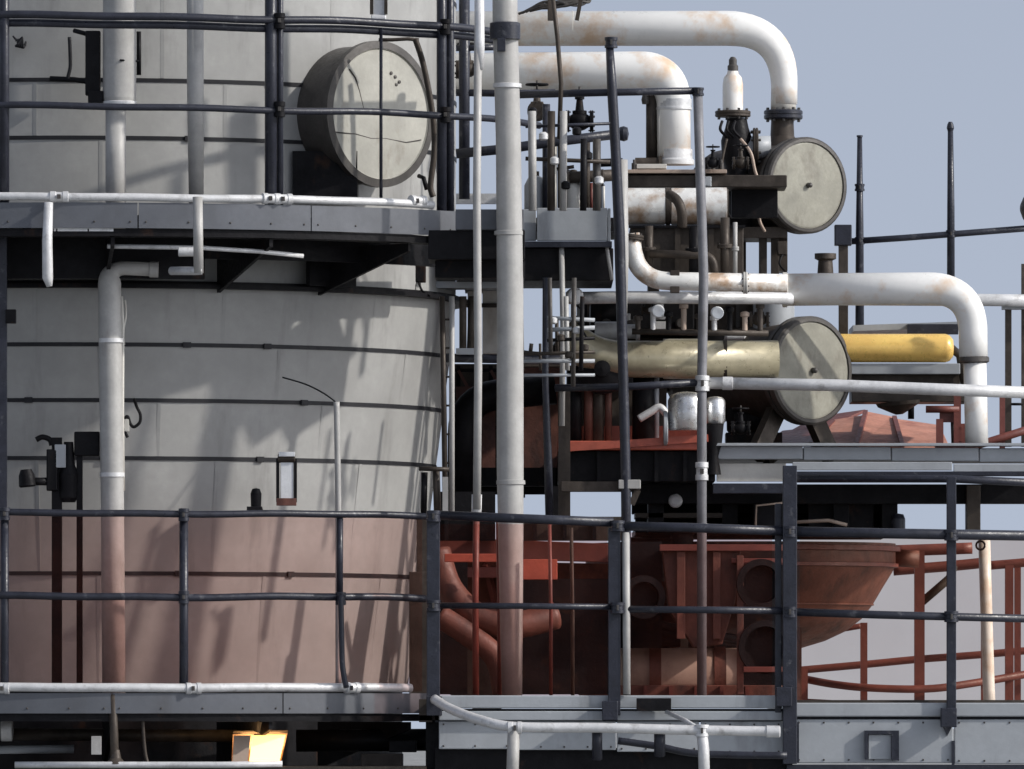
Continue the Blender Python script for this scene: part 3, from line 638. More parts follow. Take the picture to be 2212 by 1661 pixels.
link('tracing_pipe', MB().tube(upts([(1425, 230, 1.55), (1425, 352, 1.55)]), m(4), 8), M_CREAM, t)
link('clip', MB().lathe(P(1394, 225, 1.58), (0,0,1), [(m(7),0),(m(9),m(10)),(m(6),m(22))], 10), M_RIM, t)
t = thing('elbow_pipe', 'broad white pipe bending down beside the yellow drum', 'pipe', P(2105, 780, 1.2))
pts = fillet(upts([(1690, 626, 1.2), (2100, 622, 1.2), (2103, 776, 1.2)]), m(95, 1.2), 14)
n = len(pts); link('pipe', MB().tube(pts, [m(35 - 4*min(1, max(0, (i-2)/(n-4))), 1.2) for i in range(n)], 28), M_WHITE, t)
link('end_collar', MB().lathe(P(1690, 626, 1.2), (1,0,0), [(m(36,1.2),0),(m(38,1.2),.004),(m(38,1.2),m(10)),(m(36,1.2),m(11))], 28), M_CREAM, t)
link('joint_band', MB().lathe(P(2104, 784, 1.2), (0,0,1), [(m(28,1.2),0),(m(33,1.2),.01),(m(33,1.2),m(12)),(m(31,1.2),m(14))], 24), M_RIM, t)
link('lower_pipe', MB().tube(upts([(2106, 785, 1.2), (2110, 965, 1.2)]), m(25, 1.2), 22), M_WHITE, t)
t = thing('cream_pipe', 'cream sunlit pipe with flared elbow under the dark drum', 'pipe', P(1370, 630, .55))
pts = fillet(upts([(1700, 612, .55), (1376, 606, .55), (1362, 505, .55)]), m(70, .55), 12)
link('pipe', MB().tube(pts, m(20, .55), 20), M_RUSTW, t)
flange(t, P(1363, 512, .55), (.1,0,1), m(28), m(12), M_BROWN, 8)
flange(t, P(1610, 611, .55), (1,0,0), m(24), m(10), M_CREAM, 8)
link('saddle', MB().pbox(1448, 584, 1468, 632, .5, .6), M_BROWN, t, .004)
o = tube('handrail_pipe', [(1222, 644, .75), (1345, 642, .75), (1690, 644, .75), (1720, 646, 1.4), (2130, 648, 1.5), (2300, 650, 1.5)], 27, M_GALV, tags=('long pale horizontal pipe rail passing behind the slim post and white bend', 'pipe'))
t = thing('pipe_rail', 'bright white horizontal pipe rail crossing before the lower round cover', 'rail', P(1900, 850, .25))
link('rail', MB().tube(upts([(1520, 827, .25), (1800, 832, .25), (2000, 840, .25), (2280, 850, .25)]), m(13), 16), M_GALV, t)
link('sleeve', MB().lathe(P(1560, 828, .25), (1,0,0), [(m(13.2),0),(m(14.5),.003),(m(14.5),m(22)),(m(13.2),m(23))], 16), M_GALV, t)

# ------------------------------------------------------------------ relief valve
t = thing('relief_valve', 'white bottle-shaped relief valve standing on a dark valve body', 'valve', P(1590, 490, 2.3))
link('bonnet', MB().lathe(P(1583, 242, 2.3), (0,0,1), [(m(22), 0), (m(23), m(10)), (m(23), m(62)), (m(20), m(78)), (m(13), m(86)), (m(12), m(92))], 22, True, False), M_WHITE, t)
link('cap', MB().lathe(P(1583, 152, 2.3), (0,0,1), [(m(12), 0), (m(12), m(10)), (m(9), m(13)), (m(9), m(24)), (m(5), m(30)), (0, m(31))], 14), M_RIM, t)
flange(t, P(1583, 246, 2.3), (0,0,1), m(40), m(14), M_BROWN, 8)
link('body', MB().lathe(P(1592, 400, 2.3), (0,0,1), [(m(26), 0), (m(24), m(30)), (m(34), m(60)), (m(36), m(100)), (m(26), m(130)), (m(22), m(150))], 20, True, False), M_BLACK, t)
link('outlet', MB().tube(upts([(1600, 320, 2.3), (1665, 318, 2.3)]), m(26), 18), M_FASCIA, t)
flange(t, P(1632, 318, 2.3), (1,0,0), m(44), m(12), M_BROWN, 8)
flange(t, P(1594, 402, 2.3), (0,0,1), m(42), m(18), M_BLACK, 8)
link('inlet', MB().tube(upts([(1596, 405, 2.3), (1600, 505, 2.3)]), m(28), 18), M_BLACK, t)
for k in range(3): link('lever', MB().tube(curve([(1560+k*14, 262, 2.1), (1556+k*14, 280, 2.05), (1570+k*14, 296, 2.1)]), m(3.5), 6), M_BLACK, t)

# ------------------------------------------------------------------ heat exchangers with round covers
def exchanger(label, u, v, Y, R, deg, L, mt_body, nb=20):
    a = R_(deg); ax = Vector((math.sin(a), -math.cos(a), 0)); c = P(u, v, Y); r = m(R, Y)
    t = thing('heat_exchanger', label, 'heat exchanger', c - Vector((0,0,r)) - ax*L*.5, 'heat exchangers')
    link('shell', MB().lathe(c - ax*L, ax, [(r*.6, -r*.5), (r*.8, -r*.25), (r*.88, 0), (r*.88, L-.12)], 40), mt_body, t)
    link('channel_flange', MB().lathe(c - ax*.12, ax, [(r*.9, 0), (r*1.0, .004), (r*1.0, .035), (r*.93, .037), (r*.93, .05), (r*1.0, .052), (r*1.0, .1), (r*.96, .112), (r*.90, .114), (r*.885, .098)], 48, cap=False), M_RIM, t)
    cv = link('cover', MB().lathe(c - ax*.03, ax, [(r*.9, 0), (r*.9, .012), (r*.86, .016), (r*.3, .022), (0, .024)], 48), M_COVER, t)
    link('lifting_lug', MB().lathe(c - ax*.008, ax, [(r*.055, 0), (r*.055, .03), (r*.03, .04), (0, .042)], 10), M_RIM, cv)
    bolts(t, c - ax*.125, ax, r*.955, nb, r*.03, .03)
    return t, c, ax, r
e1, c1, ax1, r1 = exchanger('upper heat exchanger with round weathered cover beneath the flanged white pipe', 1747, 400, 2.2, 105, 33, 1.0, M_BROWN)
for off in (.35, .85):
    b = c1 - ax1*off
    link('saddle', MB().beam(b - Vector((0,0,r1*.7)), b - Vector((0,0,r1*1.75)), .1, .3), M_BROWN, e1)
e2, c2, ax2, r2 = exchanger('lower heat exchanger with round weathered cover crossed by the bright white rail', 1757, 800, 1.6, 118, 40, 1.1, M_BROWN)
for off in (.2, .8):
    b = c2 - ax2*off; x = Vector((math.cos(R_(40)), math.sin(R_(40)), 0))
    for s_ in (-1, 1): link('saddle_leg', MB().beam(b + x*s_*r2*.4 - Vector((0,0,r2*.7)), b + x*s_*r2*.95 - Vector((0,0,r2*1.6)), .07, .12), M_BROWN, e2)
link('channel_nozzle', MB().lathe(c2 - ax2*.4 + Vector((0,0,r2*.6)), (0,0,1), [(m(46), 0), (m(46), m(110)), (m(56), m(112)), (m(56), m(126))], 22), M_FASCIA, e2)
t = thing('support_beam', 'dark upright bracket beside the upper round cover', 'bracket', P(1825, 640, 2.0))
link('bracket', MB().pbox(1803, 485, 1840, 530, 2.0, 2.1), M_NAVY, t, .006)
link('post', MB().pbox(1812, 530, 1832, 760, 2.02, 2.08), M_BROWN, t, .003)
link('stub', MB().lathe(P(1783, 590, 2.0), (0,0,1), [(m(18),0),(m(16),m(28)),(m(24),m(32)),(m(24),m(44))], 16), M_BROWN, t)
t = thing('equipment_stand', 'dark legged stand between the dark drum and the upper round cover', 'stand', P(1640, 600, 2.3))
for u in (1648, 1674): link('leg', MB().beam(P(u, 606, 2.3), P(u, 490, 2.3), m(18), m(18)), M_BROWN, t, .003)
link('top', MB().pbox(1590, 490, 1700, 514, 2.2, 2.8), M_BROWN, t, .004)

# ------------------------------------------------------------------ horizontal drums and cladded lines
t = thing('insulated_pipe', 'bright pale horizontal pipe in peeling cladding behind the slim post', 'pipe', P(1480, 490, 1.1))
c = P(1352, 446, 1.0); L = m(222, 1.0); r = m(40, 1.0)
link('pipe', MB().lathe(c, (1,0,0), [(r*.95, 0), (r*.95, L)], 30), M_BROWN, t)
for k, (f0, f1, mt_) in enumerate(((0, .38, M_RUSTW), (.385, .43, M_BROWN), (.44, .72, M_RUSTW), (.73, .98, M_RUSTW))):
    link('cladding_sleeve', MB().lathe(c + Vector((L*f0, 0, 0)), (1,0,0), [(r*.97, 0), (r*(1.0+.03*(k % 2)), .003), (r*(1.0+.03*(k % 2)), L*(f1-f0)), (r*.97, L*(f1-f0)+.002)], 30), mt_, t)
link('branch', MB().tube(curve([(1445, 420, .80), (1462, 432, .74), (1472, 455, .72), (1474, 490, .76)]), m(11), 10), M_BROWN, t)
t = thing('dark_casing', 'dark brown steel casing with a rounded corner under the pale cladded pipe', 'casing', P(1480, 600, 1.1))
mb = MB(); q = upts([(1362, 486, .85), (1606, 486, .85), (1606, 594, .85), (1450, 594, .85)] + [(1450 - 88*math.sin(R_(k*15)), 500 + 94*math.cos(R_(k*15)), .85) for k in range(1, 7)]); n = len(q); e_ = Vector((0, .8, 0))
mb.add(q + [p + e_ for p in q], [tuple(range(n))] + [(k, n+k, n+(k+1) % n, (k+1) % n) for k in range(n)], False); link('casing', mb, M_BROWN, t, .006)
link('edge_strip', MB().pbox(1358, 486, 1610, 492, .80, .85), M_BLACK, t)
for u in (1458, 1530): link('rib', MB().pbox(u, 492, u+12, 592, .82, .849), M_BROWN, t)
for k in range(2): link('saddle', MB().pbox(1400+k*150, 594, 1424+k*150, 640, 1.0, 1.4), M_BROWN, t)
t = thing('pipe_bridge', 'brown steel pipe bridge carrying the pale pipe foot', 'bridge', P(1450, 405, 1.9))
link('beam', MB().pbox(1340, 378, 1700, 404, 1.4, 1.9), M_BROWN, t, .006)
link('flange_plate', MB().pbox(1350, 366, 1570, 374, 1.36, 1.86), M_TAN, t, .003)
link('plate', MB().pbox(1375, 354, 1440, 364, 1.40, 1.7), M_CREAM, t, .003)
link('fitting', MB().lathe(P(1372, 352, 1.5), (1,0,0), [(m(12),0),(m(12),m(50)),(m(16),m(52)),(m(16),m(60))], 14), M_BROWN, t)
for u in (1350, 1370, 1540, 1558): link('stud', MB().lathe(P(u, 368, 1.42), (0,0,1), [(m(6),0),(m(6),m(16)),(m(3),m(17)),(m(3),m(24))], 8), M_RIM, t)
link('web', MB().pbox(1580, 404, 1680, 470, 1.7, 1.8), M_BLACK, t, .004)
t = thing('olive_line', 'olive metal cladded pipe run ending at the lower round cover', 'pipe', P(1440, 830, 1.3))
pts = fillet(upts([(1214, 720, 1.15), (1290, 776, 1.2), (1680, 775, 1.3)]), m(60, 1.2), 12)
n = len(pts); link('pipe', MB().tube(pts, m(40, 1.2), 28), M_OLIVE, t)
for u, w, l in ((1432, 44.5, 96), (1562, 43.5, 8)):
    link('cladding_sleeve', MB().lathe(P(u, 775, 1.28), (1,0,0), [(m(w-2),0),(m(w),.003),(m(w),m(l)),(m(w-2),m(l+1))], 28), M_OLIVE if l > 20 else M_BROWN, t)
flange(t, P(1220, 724, 1.15), (.8,0,-.6), m(50), m(14), M_BROWN, 8)
t = thing('yellow_drum', 'yellow sunlit cladded pipe beside the lower round cover', 'pipe', P(1950, 785, 1.9))
c = P(1790, 752, 1.9); L = m(252, 1.9); r = m(31, 1.9)
link('pipe', MB().lathe(c, (1,0,0), [(r, 0), (r, L), (r*.9, L+r*.3), (r*.6, L+r*.55), (0, L+r*.62)], 32, True, False), M_YELLOW, t)
link('cradle', MB().pbox(1830, 785, 2074, 808, 1.85, 2.3), M_FASCIA, t, .004); link('cradle', MB().pbox(1834, 809, 2074, 837, 1.95, 2.2), M_BROWN, t, .004)
link('end_fitting', MB().tube(upts([(2050, 748, 1.9), (2074, 768, 1.9), (2084, 830, 1.9)]), m(10), 10), M_BROWN, t)
t = thing('roof_sheet', 'grey sheet canopy above the yellow drum', 'canopy', P(1950, 720, 2.4))
link('sheet', MB().beam(P(1838, 714, 2.5), P(2070, 706, 2.5), .8, .04), M_FASCIA, t)
link('edge', MB().pbox(1960, 700, 2070, 722, 2.05, 2.1), M_NAVY, t)
t = thing('drum_cradle', 'brown cradle beam under the yellow drum', 'beam', P(1950, 870, 1.9))
link('beam', MB().pbox(1840, 838, 2090, 868, 1.8, 2.3), M_BROWN, t, .004)
link('drain', MB().lathe(P(1940, 868, 1.8), (.1, 0, -1), [(m(50), 0), (m(46), m(8)), (m(20), m(22)), (m(8), m(28))], 18), M_BROWN, t)
link('drain_pipe', MB().tube(upts([(1968, 868, 1.85), (1968, 905, 1.85)]), m(7), 8), M_BLACK, t)

# dark machinery between the pipe rails
t = thing('pump_block', 'dark machinery block with small pale fittings above the olive pipe', 'machine', P(1460, 735, 1.9))
link('block', MB().pbox(1275, 655, 1500, 722, 1.9, 2.5), M_BLACK, t, .01)
link('block', MB().pbox(1530, 650, 1690, 735, 2.1, 2.6), M_BROWN, t, .01)
link('strut', MB().pbox(1246, 655, 1262, 752, 1.6, 1.7), M_FASCIA, t, .003)
link('cowl', MB().lathe(P(1285, 716, 1.5), (1,0,0), [(m(18),0),(m(22),.004),(m(22),m(60)),(m(16),m(64)),(m(16),m(90)),(m(20),m(92)),(m(20),m(100))], 18), M_GALV, t)
link('fitting', MB().lathe(P(1425, 690, 1.6), (0,0,1), [(m(12),0),(m(14),m(8)),(m(9),m(14)),(m(9),m(34)),(m(13),m(36)),(m(13),m(42))], 14), M_GALV, t)
link('nameplate', MB().pbox(1414, 694, 1440, 712, 1.86, 1.88), M_GALV, t, .002)
link('lamp_cap', MB().lathe(P(1565, 728, 1.8), (1,0,0), [(m(6),0),(m(9),m(6)),(m(9),m(44)),(m(5),m(48))], 12), M_GALV, t)
for u in (1590, 1625, 1660): link('rib', MB().pbox(u, 655, u+7, 732, 2.05, 2.1), M_RIM, t)
for u in (1310, 1360, 1470): link('gland', MB().lathe(P(u, 700, 1.9), (0,-1,0), [(m(12),0),(m(12),.04),(m(8),.045),(m(8),.08)], 12), M_RIM, t)
t = thing('filter_canister', 'bright silver canister and dark stem behind the slim post', 'canister', P(1500, 1010, .9))
link('canister', MB().lathe(P(1484, 930, .9), (0,0,1), [(m(38),0),(m(42),m(6)),(m(42),m(66)),(m(36),m(78)),(m(20),m(84)),(0,m(86))], 26, True, False), M_ALU, t)
link('canister', MB().lathe(P(1545, 915, 1.0), (0,0,1), [(m(18),0),(m(22),m(6)),(m(22),m(50)),(m(16),m(58)),(0,m(60))], 20, True, False), M_ALU, t)
link('lid', MB().lathe(P(1433, 925, .9), (1,0,0), [(m(34),0),(m(38),.004),(m(38),m(8)),(m(32),m(10))], 20), M_FASCIA, t)
link('stem', MB().lathe(P(1540, 1025, .95), (0,0,1), [(m(18),0),(m(12),m(40)),(m(20),m(70)),(m(24),m(110))], 16, True, False), M_BLACK, t)
t = thing('pipe_cluster', 'shadowed cluster of dark upright pipes left of the silver canister', 'pipes', P(1300, 930, 1.4))
for u, w, mt_ in ((1240, 34, M_BLACK), (1272, 22, M_REDB), (1292, 26, M_BROWN), (1314, 16, M_REDB), (1390, 50, M_BLACK), (1418, 12, M_FASCIA)):
    link('pipe', MB().tube(upts([(u, 960, 1.4), (u, 790, 1.4)]), m(w/2), 12), mt_, t)
link('back_plate', MB().pbox(1205, 840, 1440, 960, 1.7, 1.75), M_BROWN, t)
link('elbow', MB().tube(curve([(1380, 905, 1.2), (1405, 890, 1.2), (1425, 880, 1.2), (1440, 895, 1.2)]), m(9), 10), M_GALV, t)

# ================================================================== RIGHT DECK AND ITS UNDERSIDE
t = thing('equipment_platform', 'grey edged equipment deck under the lower round cover, black beams beneath', 'deck', P(1900, 1150, 1.2))
def slab(name, u0, v0, u1, v1, Y0, Y1, mt_, bev=.004): return link(name, MB().pbox(u0, v0, u1, v1, Y0, Y1), mt_, t, bev)
for k in range(4):
    ua = 1545 + k*190; slab('edge_channel', ua+1, 963 + k*2, ua+189, 992 + k*2, .95, 1.05, M_FASCIA, .006)
slab('edge_lip', 1545, 957, 2300, 963, .90, 1.05, M_FASCIA, .002)
slab('toe_plate', 1548, 1001, 1698, 1040, 1.0, 1.03, M_CREAM)
for k in range(2): slab('toe_plate', 1712 + k*348, 998+k*4, 1712 + (k+1)*348 - 3, 1016+k*4, .80, .83, M_FASCIA)
slab('deck_plate', 1545, 968, 2300, 976, 1.05, 4.0, M_BROWN)
link('beam', MB().tube(upts([(1706, 1034, .72), (2050, 1034, .72), (2300, 1046, .72)]), m(9), 10), M_NAVY, t)
slab('beam', 1700, 1018, 2300, 1028, .78, .9, M_NAVY); slab('beam', 1540, 1044, 1700, 1066, .8, .9, M_NAVY)
slab('beam', 1365, 1046, 2300, 1088, 1.4, 1.55, M_BLACK); slab('beam', 1365, 1088, 1930, 1110, 2.0, 2.2, M_BLACK)
for u in (1400, 1560, 1640, 1800, 1905): slab('cross_beam', u, 1050, u+34, 1150, 1.5, 3.6, M_BLACK)
slab('box_beam', 1628, 1088, 1690, 1142, 1.2, 1.4, M_BLACK, .008); slab('box_beam', 1745, 1085, 1888, 1140, 1.6, 1.9, M_BLACK, .008)
slab('bottom_plate', 1372, 1140, 1925, 1156, 1.8, 3.5, M_BLACK)
slab('column', 2088, 1048, 2118, 1160, 1.3, 1.5, M_BROWN)
link('plug', MB().lathe(P(1940, 1150, 1.5), (0,0,1), [(m(16),0),(m(16),m(30)),(m(12),m(40)),(0,m(42))], 14), M_NAVY, t)
link('bracket_angle', MB().tube(upts([(1712, 1128, 1.2), (1790, 1124, 1.2), (1830, 1134, 1.2)]), m(4), 8), M_TAN, t)
link('box_edge', MB().tube(upts([(1632, 1140, 1.15), (1634, 1092, 1.15), (1690, 1086, 1.15)]), m(2.4), 6), M_TAN, t)
# red deck trough left of it
t = thing('red_trough', 'red painted trough on the shadowed deck behind the tall dark post', 'trough', P(1380, 1000, 1.0))
link('tray', MB().pbox(1205, 952, 1525, 972, .9, 1.9), M_REDV, t, .008)
link('side', MB().beam(P(1215, 968, .88), P(1530, 946, .88), .02, m(16)), M_REDV, t)
link('back', MB().pbox(1205, 920, 1525, 954, 1.6, 1.63), M_REDV, t)
link('under_beam', MB().pbox(1205, 974, 1545, 1040, 1.0, 2.4), M_BLACK, t, .006)
for k in range(4): link('rib', MB().pbox(1290+k*62, 974, 1298+k*62, 1040, .96, 1.0), M_BLACK, t)
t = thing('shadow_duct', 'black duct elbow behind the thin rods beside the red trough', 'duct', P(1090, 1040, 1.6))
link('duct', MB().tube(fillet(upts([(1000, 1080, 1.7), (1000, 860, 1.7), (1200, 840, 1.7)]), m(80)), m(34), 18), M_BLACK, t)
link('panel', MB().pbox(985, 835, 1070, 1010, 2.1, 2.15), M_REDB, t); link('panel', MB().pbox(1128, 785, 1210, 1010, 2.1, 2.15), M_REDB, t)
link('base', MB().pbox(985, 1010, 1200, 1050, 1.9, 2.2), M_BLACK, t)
# sunlit red roof
t = thing('roof_sheets', 'sunlit faded red sloping roof sheets behind the lower round cover', 'roof', P(1850, 970, 3.0))
for k, (q, mt_) in enumerate((([(1640, 962, 2.2), (1760, 958, 2.0), (1800, 918, 3.0), (1690, 930, 3.0)], M_RED), ([(1752, 962, 2.05), (1850, 962, 2.0), (1868, 896, 3.1), (1802, 906, 3.0)], M_PEACH),
        ([(1852, 963, 2.0), (1948, 964, 2.0), (1930, 900, 3.1), (1870, 888, 3.1)], M_PEACH), ([(1950, 965, 2.0), (2052, 966, 2.1), (2030, 918, 3.0), (1934, 904, 3.1)], M_PEACH), ([(1700, 934, 2.9), (1800, 916, 2.95), (1870, 884, 3.3), (1760, 900, 3.4)], M_RED))):
    q = upts(q); n_ = (q[1]-q[0]).cross(q[3]-q[0]).normalized()*.02; mb = MB()
    mb.add(q + [p - n_ for p in q], [(0,1,2,3),(7,6,5,4),(0,4,5,1),(1,5,6,2),(2,6,7,3),(3,7,4,0)], False); link('sheet', mb, mt_, t, .003)
for a_, b_ in (((1750, 960, 2.0), (1800, 912, 2.95)), ((1851, 960, 1.96), (1870, 890, 3.05)), ((1949, 962, 1.96), (1932, 902, 3.05))): link('seam_bar', MB().beam(P(*a_), P(*b_), .03, .03), M_RED, t)
# red rails on the deck
t = thing('red_railing', 'short red railing at the far end of the deck beside the white pipe', 'railing', P(2090, 970, 1.5))
for u, v0, v1, w in ((2030, 968, 905, 16), (2068, 968, 850, 16), (2165, 972, 850, 12), (2078, 960, 915, 14)): link('post', MB().beam(P(u, v0, 1.5), P(u, v1, 1.5), m(w), m(10)), M_RED, t)
link('rail', MB().tube(upts([(2000, 884, 1.5), (2072, 884, 1.5)]), m(8), 8), M_RED, t)
link('plate', MB().pbox(2030, 888, 2066, 912, 1.52, 1.56), M_RED, t)
link('toe_bar', MB().tube(upts([(2020, 968, 1.45), (2110, 962, 1.45), (2150, 950, 1.45), (2260, 915, 1.45)]), m(9), 8), M_RED, t)
link('brace', MB().tube(upts([(2058, 905, 1.55), (2060, 965, 1.55)]), m(5), 8), M_BROWN, t)
t = thing('slim_stand', 'two slim brown posts with a small ring at the far end of the white rail', 'post', P(2185, 850, 1.6))
for u in (2178, 2213): link('post', MB().beam(P(u, 965, 1.6), P(u, 655 if u < 2200 else 570, 1.6), m(14), m(12)), M_BROWN, t)
link('cross_bar', MB().pbox(2165, 656, 2225, 668, 1.55, 1.65), M_FASCIA, t)
link('ring', MB().tube([P(2197, 873, 1.6) + Vector((math.cos(a)*m(12), math.sin(a)*m(12), 0)) for a in [k*math.pi/8 for k in range(17)]], m(3), 6, False), M_BLACK, t)

# ------------------------------------------------------------------ masts against the sky
t = thing('mast_railing', 'two slim dark masts with one crossbar standing against the sky', 'railing', P(1950, 720, 2.6))
link('mast', MB().tube(upts([(1857, 720, 2.6), (1857, 500, 2.6), (1857, 296, 2.6)]), [m(10), m(9), m(5.5)], 12), M_NAVY, t)
link('mast_tip', MB().lathe(P(1857, 296, 2.6), (0,0,1), [(m(7),0),(m(7),m(4))], 10), M_NAVY, t)
link('mast', MB().tube(upts([(2054, 650, 2.6), (2054, 450, 2.6), (2053, 270, 2.6)]), [m(9), m(8.5), m(6)], 12), M_NAVY, t)
link('mast_tip', MB().lathe(P(2053, 284, 2.6), (0,0,1), [(m(6),0),(m(8.5),m(8)),(m(7),m(16)),(m(4),m(22))], 10), M_NAVY, t)
link('crossbar', MB().tube(upts([(1828, 522, 2.6), (1950, 514, 2.6), (2054, 506, 2.6), (2260, 490, 2.6)]), m(7.5), 10), M_NAVY, t)
for u, v in ((1857, 405), (1857, 520), (2054, 505)): coupler(t, u, v, 2.6, 17, (0,0,1), 16, M_NAVY)
t = thing('dark_dish', 'edge of a dark round fitting at the far end of the crossbar', 'fitting', P(2225, 490, 2.6))
link('dish', MB().lathe(P(2226, 450, 2.6), (-1, -.4, 0), [(m(34),0),(m(30),m(10)),(m(14),m(20)),(0,m(24))], 20), M_RIM, t)
link('arm', MB().tube(upts([(2226, 450, 2.6), (2240, 492, 2.6)]), m(6), 8), M_RIM, t)

YO[0] = 0.0
# ================================================================== LOWER RIGHT: RAILING, FASCIA, HANDRAIL
YR = -.75
t = thing('railing', 'long dark blue railing with square posts before the red brown vessel', 'railing', P(1500, 1520, YR))
for l, w in (([(928, 1112, -.55), (1120, 1120, YR), (1325, 1128, YR)], 20), ([(1335, 1136, YR), (1500, 1140, YR), (1690, 1147, YR)], 20), ([(1705, 1148, YR), (1900, 1152, YR), (2280, 1158, YR)], 22)):
    link('top_rail', MB().tube(upts(l), m(w/2), 12), M_NAVY, t)
for l, w in (([(940, 1308, -.6), (1120, 1309, YR), (1320, 1311, YR)], 13), ([(1350, 1316, YR), (1690, 1319, YR)], 15), ([(1715, 1322, YR), (1900, 1328, YR), (2280, 1338, YR)], 17)):
    link('mid_rail', MB().tube(upts(l), m(w/2), 12), M_NAVY, t)
def sqpost(u, v0, v1, w, Y=YR, mt_=M_NAVY, d=None): return link('post', MB().beam(P(u, v1, Y+.03), P(u, v0, Y+.03), m(w), m(d or w)), mt_, t, .004)
sqpost(936, 1105, 1540, 28); sqpost(1327, 1140, 1545, 26); sqpost(1706, 1006, 1650, 30, YR-.03); sqpost(1681, 1088, 1540, 14, YR+.02); sqpost(2055, 1030, 1555, 20)
link('post', MB().tube(upts([(1352, 1150, YR), (1354, 1500, YR)]), m(8), 10), M_POLE, t)
for u, v in ((1694, 1500), (2050, 1545), (938, 1520), (1318, 1530)):
    link('post_foot', MB().pbox(u-17, v-16, u+17, v+26, YR-.08, YR+.04), M_NAVY, t, .005)
for u, v in ((936, 1115), (1334, 1136), (1706, 1148), (2055, 1156), (2055, 1332), (1706, 1322), (936, 1308), (1334, 1313)): coupler(t, u, v, YR-.02, 24, (0,0,1), 24, M_NAVY)
link('kick_strip', MB().pbox(1375, 1508, 1450, 1536, YR-.06, YR), M_BLACK, t, .004)
t = thing('boxed_platform', 'long grey boxed deck edge with a small square hatch', 'deck', P(1500, 1660, -.6))
link('top_channel', MB().pbox(932, 1502, 1690, 1530, -.72, -.66), M_FASCIA, t, .008)
link('top_channel', MB().pbox(1716, 1518, 2300, 1548, -.70, -.64), M_FASCIA, t, .008)
link('groove', MB().pbox(940, 1531, 2300, 1560, -.60, -.5), M_NAVY, t)
link('lower_lip', MB().pbox(948, 1536, 1690, 1556, -.72, -.62), M_FASCIA, t, .006)
panels = [(948, 1558, 1105, 1618), (1108, 1558, 1330, 1620), (1333, 1558, 1510, 1624), (1514, 1558, 1692, 1630)]
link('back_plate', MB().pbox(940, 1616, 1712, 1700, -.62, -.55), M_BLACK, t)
for q in panels: link('fascia_panel', MB().pbox(*q, -.68, -.64), M_FASCIA, t, .005)
link('fascia_panel', MB().pbox(1716, 1554, 2058, 1648, -.68, -.64), M_FASCIA, t, .005); link('fascia_panel', MB().pbox(2062, 1554, 2300, 1650, -.68, -.64), M_FASCIA, t, .005)
link('bottom_flange', MB().pbox(1700, 1652, 2300, 1662, -.72, -.5), M_NAVY, t)
link('deck_plate', MB().pbox(932, 1512, 2300, 1520, -.64, 3.4), M_BROWN, t)
hx = link('hatch_frame', MB().pbox(1868, 1578, 1942, 1586, -.72, -.68).pbox(1868, 1586, 1875, 1640, -.72, -.68).pbox(1926, 1586, 1942, 1642, -.74, -.68), M_NAVY, t)
link('hatch_cover', MB().pbox(1876, 1587, 1925, 1640, -.70, -.682), M_FASCIA, hx, .003)
for u0, v0, u1, v1 in ((2056, 1600, 2062, 1662), (1722, 1560, 1726, 1648)): link('joint_strip', MB().pbox(u0, v0, u1, v1, -.70, -.68), M_NAVY, t)
mb = MB(); a_, b_, c_ = P(2030, 1556, -.69), P(2064, 1556, -.69), P(2046, 1590, -.69); e_ = Vector((0,.02,0)); mb.add([a_, b_, c_, a_+e_, b_+e_, c_+e_], [(0,2,1),(3,4,5),(0,1,4,3),(1,2,5,4),(2,0,3,5)], False); link('gusset', mb, M_NAVY, t)
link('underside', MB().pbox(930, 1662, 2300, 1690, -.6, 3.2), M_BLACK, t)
link('end_post', MB().pbox(905, 1510, 934, 1560, -.6, -.5), M_BROWN, t, .003)
# front handrail
t = thing('front_handrail', 'pale curved handrail on short stanchions before the grey deck edge', 'handrail', P(1400, 1680, -1.5))
link('rail', MB().tube(curve([(938, 1510, -.85), (975, 1532, -1.0), (1040, 1556, -1.2), (1115, 1570, -1.3), (1300, 1572, -1.3), (1500, 1577, -1.3), (1684, 1580, -1.3)]), m(10.5), 14), M_GALV, t)
link('rail_sleeve', MB().lathe(P(1655, 1580, -1.3), (1,0,-.01), [(m(11),0),(m(13),.003),(m(13),m(28)),(m(10),m(30))], 14), M_GALV, t)
link('stanchion', MB().tube(upts([(1110, 1572, -1.3), (1106, 1700, -1.3)]), m(13), 12), M_POLE, t)
link('stanchion', MB().tube(upts([(1516, 1575, -1.3), (1520, 1620, -1.3), (1522, 1700, -1.3)]), m(12), 12), M_GALV, t)
link('stanchion', MB().tube(upts([(1290, 1575, -1.25), (1290, 1640, -1.2)]), m(11), 12), M_NAVY, t); link('stanchion', MB().tube(upts([(1425, 1580, -1.25), (1425, 1632, -1.2)]), m(12), 12), M_NAVY, t)
link('brace', MB().tube(upts([(1440, 1538, -.8), (1480, 1556, -1.05), (1512, 1576, -1.3)]), m(5), 8), M_GALV, t)
link('lower_rail', MB().tube(curve([(1335, 1600, -1.1), (1420, 1612, -1.1), (1510, 1628, -1.1), (1700, 1632, -1.1)]), m(8), 10), M_NAVY, t)
coupler(t, 1112, 1572, -1.3, 22, (1,0,0), 30); coupler(t, 1516, 1578, -1.3, 24, (0,0,1), 26)
t = thing('deck_column', 'dark steel column under the joint of the walkway and the grey deck edge', 'column', P(935, 1700, -.5))
link('web', MB().beam(Vector((P(940, 1600, -.45).x, -.45, 0)), P(940, 1540, -.45), m(40), m(50)), M_BLACK, t); link('cap', MB().pbox(905, 1545, 970, 1556, -.6, -.3), M_BLACK, t)
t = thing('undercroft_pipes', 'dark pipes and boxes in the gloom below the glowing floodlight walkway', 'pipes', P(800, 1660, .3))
link('pipe', MB().tube(upts([(640, 1600, .1), (930, 1598, .1)]), m(24), 16), M_BLACK, t)
